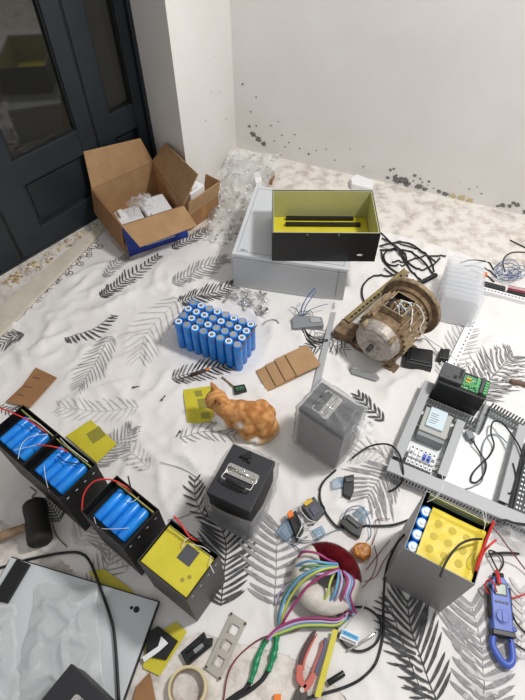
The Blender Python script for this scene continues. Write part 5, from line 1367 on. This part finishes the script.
# nickel bracket with three windows
fb = [at(231,612,.01).xy, at(247,622,.01).xy, at(220,680,.01).xy, at(204.5,668,.01).xy]
nb2 = thing('metal_bracket','flat nickel bracket with three square holes left of the green sleeves','bracket',ctr(fb,.002))
def bl2(u,v): return fb[0].lerp(fb[3],v).lerp(fb[1].lerp(fb[2],v),u)
mb = MB(); us = [0,.30,.78,1]; vs_ = [0,.14,.30,.42,.58,.70,.86,1]
for i in range(3):
    for j in range(7):
        if i == 1 and j in (1,3,5): continue
        mb.prism([bl2(us[i],vs_[j]),bl2(us[i+1],vs_[j]),bl2(us[i+1],vs_[j+1]),bl2(us[i],vs_[j+1])],.004,.007)
mb.build('plate',M['steel'],nb2)
mb = MB()
for j in (1,3,5): mb.prism([bl2(.30,vs_[j]),bl2(.36,vs_[j]),bl2(.36,vs_[j+1]),bl2(.30,vs_[j+1])],.007,.016)
mb.build('bent_tab',M['steel'],nb2)
mb = MB()
for u,v in ((.05,.02),(.95,.04),(.05,.97),(.95,.98)): p = bl2(u,v); mb.cyl((p.x,p.y,.001),(p.x,p.y,.012),.0035,seg=8)
mb.build('corner_pin',M['toolsteel'],nb2)
# black plastic bracket
q = [at(180,652,.02),at(204,631,.02),at(207,638,.02),at(213,637,.02),at(212,645,.02),at(187,666,.02)]
bb = thing('plastic_holder','black plastic holder lying left of the nickel bracket','holder',ctr([p.xy for p in q],.002))
mb = MB(); mb.prism([p.xy for p in q],.002,.016); mb.build('holder_body',M['blackp'],bb,.002)
mb = MB(); 
for a,b in (((186,653),(203,639)),((190,660),(207,645))):
    A_,B_ = at(*a,.018),at(*b,.018); mb.tube([A_,B_],.003,8)
mb.build('holder_rib',M['blackp'],bb)
mb = MB(); q_ = [at(193,650,.017),at(202,643,.017),at(205,647,.017),at(196,655,.017)]; mb.prism([p.xy for p in q_],.016,.0175); mb.build('grey_patch',M['greyl'],bb)  # flat grey patch on the holder's upper face
# tape ring
p = at(188,688,.012); tpz = thing('tape_roll','cream adhesive tape roll on the stained floor at photo bottom','tape roll',(p.x,p.y,.001))
mb = MB(); mb.lathe((p.x,p.y,.001),(0,0,1),[(0,.043),(0,.049),(.024,.049),(.024,.043),(0,.043)],40); mb.build('tape',M['tapering'],tpz)
mb = MB(); mb.lathe((p.x,p.y,.001),(0,0,1),[(0,.0405),(.0242,.0405),(.0242,.0428),(0,.0428),(0,.0405)],40); mb.build('tape_core',M['tapebrown'],tpz)

# white panel with its bag and black case
fpn = Fr((-.712,.442), -15.1); pn = thing('metal_sheet','white enamelled metal panel with two holes at the bottom left of photo','panel',fpn.p(.2,-.2,.004))
mb = MB(); mb.box(fpn,-.02,.438,-.46,0,.006,.018); mb.build('panel_sheet',M['panelw'],pn,.001)
mb = MB(); mb.box(fpn,.4382,.4412,-.46,.0015,.004,.0188); mb.box(fpn,-.02,.4412,.0002,.0025,.004,.0188); mb.build('panel_edge',M['plain_black'],pn)
mb = MB(); 
for px,py,r in ((136.5,609.5,.0085),(131.5,607.8,.0048)): p = at(px,py,.018); mb.lathe((p.x,p.y,.018),(0,0,1),[(0,r),(.0005,r),(.0005,0)],20)
mb.build('panel_hole',M['plain_black'],pn)
q = [at(18,560,.02),at(31,565,.02),at(8,604,.02),at(-8,602,.02)]; mb = MB(); mb.prism([p.xy for p in q],.0185,.030); tag(mb.build('foam_strip',M['plain_black'],None,.001,loc=ctr([p.xy for p in q],.0185)),'black foam strip on the white panel upper left corner','foam strip')
mb = crumple([at(14,700).xy,at(106,700).xy,at(98,588).xy,at(42,584).xy],44,44,lambda u,v:.022,.022,12,2,dome=.015); tag(mb.build('plastic_bag',M['f_bag']),'large cloudy plastic bag spread over the white panel','plastic bag')
mb = crumple([at(-30,712).xy,at(26,712).xy,at(20,606).xy,at(-20,604).xy],30,44,lambda u,v:.034,.03,14,6,dome=.02); tag(mb.build('plastic_bag',M['f_bag']),'cloudy plastic bag at the bottom left corner of the photo','plastic bag')
# black box on the panel: only its far corner and handle plate are in view
zt2 = .15; c0 = at(71,663,zt2).xy; cl = at(40,701,zt2).xy; cr_ = at(107,703,zt2).xy
fbk = Fr(c0, math.degrees(math.atan2((cl-c0).y,(cl-c0).x))); q = [c0, fbk.p(.16,0).xy, fbk.p(.16,.13).xy, fbk.p(0,.13).xy]
if (q[3]-c0).dot(cr_-c0) < 0: q = [c0, fbk.p(.16,0).xy, fbk.p(.16,-.13).xy, fbk.p(0,-.13).xy]
kb = thing('battery_box','black battery box corner with bright handle plate at photo bottom left','battery box',ctr(q,.06))
sgn = 1 if (q[3]-c0).dot(fbk.y) > 0 else -1
mb = MB(); mb.prism(inset(q,.002),.0192,zt2-.02); mb.build('box_body',M['case'],kb,.002)
mb = MB(); mb.prism(q,zt2-.025,zt2); mb.build('lid',M['lid'],kb,.003)
fh = Fr(fbk.p(.075,sgn*.075).xy, math.degrees(fbk.a)); handle(fh,0,0,zt2+.0005,.085,.036,sgn,kb)

# mallet
m0, m1 = at(33,501,.05), at(39,542,.05); ml = thing('rubber_mallet','black rubber mallet with wooden handle left of the battery cases','mallet',at(36,525,0))
d = (m1-m0).normalized(); Lh = (m1-m0).length
mb = MB(); mb.lathe(Vector((m0.x,m0.y,.038)),Vector((d.x,d.y,0)),[(0,0),(0,.030),(.006,.035),(.02,.036),(.05,.033),(Lh-.02,.036),(Lh-.006,.035),(Lh,.030),(Lh,0)],28,0,True); mb.build('mallet_head',M['rubber'],ml)
mb = MB(); mb.tube(catmull([at(27,527,.038),at(10,533,.03),at(-20,545,.02)],6),.014,14,rr=[.013]*5+[.014]*8); mb.build('mallet_handle',M['wood'],ml)

# ------------------------------------------------------------------ clamp meter
c0 = at(499,588,.02); c1 = at(503,640,.02); d = Vector(((c0-c1).x,(c0-c1).y,0)).normalized(); 
fm = Fr(at(502,636,.02).xy, math.degrees(math.atan2(d.y,d.x)))    # x towards the leads end, y to the left in photo
cm = thing('clamp_meter','blue clamp meter with red lead at the right side of photo','clamp meter',fm.p(.05,0,ZB))
mb = MB(); out = [(0,-.026),(.0,.026),(.03,.027),(.10,.026),(.135,.022),(.150,.012),(.150,-.012),(.135,-.022),(.10,-.026),(.03,-.027)]
mb.prism([fm.p(*p).xy for p in out],ZB+.002,.036); bdm = mb.build('meter_body',M['meter'],cm,.004,3)
mb = MB(); mb.box(fm,.04,.125,.0225,.0295,.006,.034); mb.box(fm,.04,.125,-.0295,-.0225,.006,.034); mb.box(fm,-.004,.012,-.03,.03,.008,.038); mb.build('side_grip',M['blackp'],cm,.003)
mb = MB(); mb.box(fm,.098,.132,-.017,.017,.036,.0375); sc_ = mb.build('display',M['greyp'],cm,.001)
mb = MB(); mb.box(fm,.102,.128,-.013,.013,.0375,.038); sub(sc_,mb,'display_glass',M['lcd'])
mb = MB(); mb.lathe(fm.p(.045,.002,.036),(0,0,1),[(0,.019),(.002,.019),(.002,.0155),(.001,.0155)],28); dl_ = mb.build('dial',M['meter_d'],cm)
mb = MB(); mb.lathe(fm.p(.045,.002,.036),(0,0,1),[(0,.0155),(.006,.015),(.006,0)],24); mb.box(fm,.032,.058,.0005,.0035,.042,.045); sub(dl_,mb,'dial_knob',M['meter'])
mb = MB(); 
for k in range(4): mb.box(fm,.078,.084,-.018+.0095*k,-.011+.0095*k,.036,.038)
mb.build('push_button',M['slate'],cm,.001)
P = catmull([fm.p(.004,.020,.022),fm.p(-.02,.027,.022),fm.p(-.042,.020,.022),fm.p(-.062,.004,.022),fm.p(-.066,-.010,.022),fm.p(-.054,-.021,.022),fm.p(-.03,-.023,.022),fm.p(.004,-.020,.022)],8)
mb = MB(); mb.tube(P,.010,12,rr=[.0075+.0020*math.sin(math.pi*i/(len(P)-1)) for i in range(len(P))]); mb.build('clamp_jaw',M['meter'],cm)
mb = MB(); mb.prism([fm.p(*p).xy for p in ((.012,-.026),(.03,-.027),(.018,-.040))],.014,.03); mb.build('trigger',M['meter_d'],cm,.002)
mb = MB(); mb.cyl(fm.p(.148,-.010,.022),fm.p(.162,-.010,.022),.007,seg=12); mb.cyl(fm.p(.148,.008,.022),fm.p(.160,.008,.022),.007,seg=12); mb.build('jack',M['blackp'],cm)
mb = MB(); mb.tube(catmull([fm.p(.125,.006,.046),fm.p(.145,.006,.042),fm.p(.165,.004,.026)],5),.0055,10); mb.build('red_plug',M['wire_r'],cm)
wire('test_lead','red test lead from the clamp meter curling to right edge',[(497,592,.046),(493,582,.05),(488,580,.045),(485,586,.035),(489,594,.025),(500,599,.02),(513,598,.012),(530,592,.008)],.0022,'wire_r','test lead')
wire('test_lead','thin red lead from grey case red wires to the right edge',[(493,528,.30),(500,536,.18),(508,547,.08),(518,560,.03),(531,577,.01)],.0020,'wire_dr','test lead')
wire('test_lead','black test lead crossing behind the clamp meter',[(488,581,.03),(496,575,.02),(503,565,.012),(502,557,.012),(497,553,.012),(489,551,.02),(494,563,.016),(500,575,.016),(504,588,.02),(511,610,.008),(518,625,.006),(532,638,.006)],.0025,'cable','test lead')
wire('test_probe','black probe lying under the clear bag right of the grey case',[(489,554,.016),(500,553,.014),(512,553,.012),(519,554,.010)],.0038,'blackp','probe')
wire('test_lead','black lead leaving the clamp jaw to the right edge',[(510,641,.03),(517,645,.012),(532,655,.006)],.0022,'cable','test lead')
mb = crumple([at(488,540).xy,at(532,560).xy,at(536,530).xy,at(500,515).xy],34,26,lambda u,v:.004,.030,16,17,dome=.01); tag(mb.build('plastic_bag',M['f_clear']),'clear crumpled bag between the control panel front and clamp meter','plastic bag')
# brown frayed cord beside the mallet
wire('brown_cord','thin brown cord on the sheet right of the mallet',[(52,520),(55,532),(60,540),(67,547)],.0018,'wood','cord')
wire('black_cable','thin black wire knot beside the mallet and battery case',[(30,487),(36,492),(32,497),(40,498),(35,503),(44,506),(47,501)],.0014,'cable',group=bl)
wire('grey_wire','thin grey wire curving across the sheet behind the black battery cases',[(160,462),(185,470),(202,483),(208,495),(200,508),(182,517),(168,520)],.0011,'greyl','wire')

for o in bpy.data.objects:
    if '_o' in o: del o['_o']

# ------------------------------------------------------------------ camera, light
cam = bpy.data.cameras.new('camera'); co = bpy.data.objects.new('camera', cam); C.objects.link(co)
cam.sensor_fit = 'VERTICAL'; cam.sensor_height = 36; cam.sensor_width = 27; cam.lens = 36*F/700; cam.clip_start = .01
co.location = (0,0,H); co.rotation_euler = (R(90)-PITCH, 0, 0)
bpy.context.scene.camera = co
ld = bpy.data.lights.new('ceiling_lamp','AREA'); ld.shape = 'DISK'; ld.size = .35; ld.energy = 55; ld.color = (1,.985,.96)
lo = bpy.data.objects.new('ceiling_lamp', ld); C.objects.link(lo); lo.location = (1.35,1.0,2.6); lo.rotation_euler = (R(-2), R(22), 0)
w = bpy.data.worlds.new('world'); bpy.context.scene.world = w; w.use_nodes = True
bg = w.node_tree.nodes['Background']; bg.inputs[0].default_value = (1,.995,.985,1); bg.inputs[1].default_value = .48
vs_ = bpy.context.scene.view_settings; vs_.view_transform = 'Standard'; vs_.look = 'None'; vs_.gamma = 1; vs_.exposure = 0
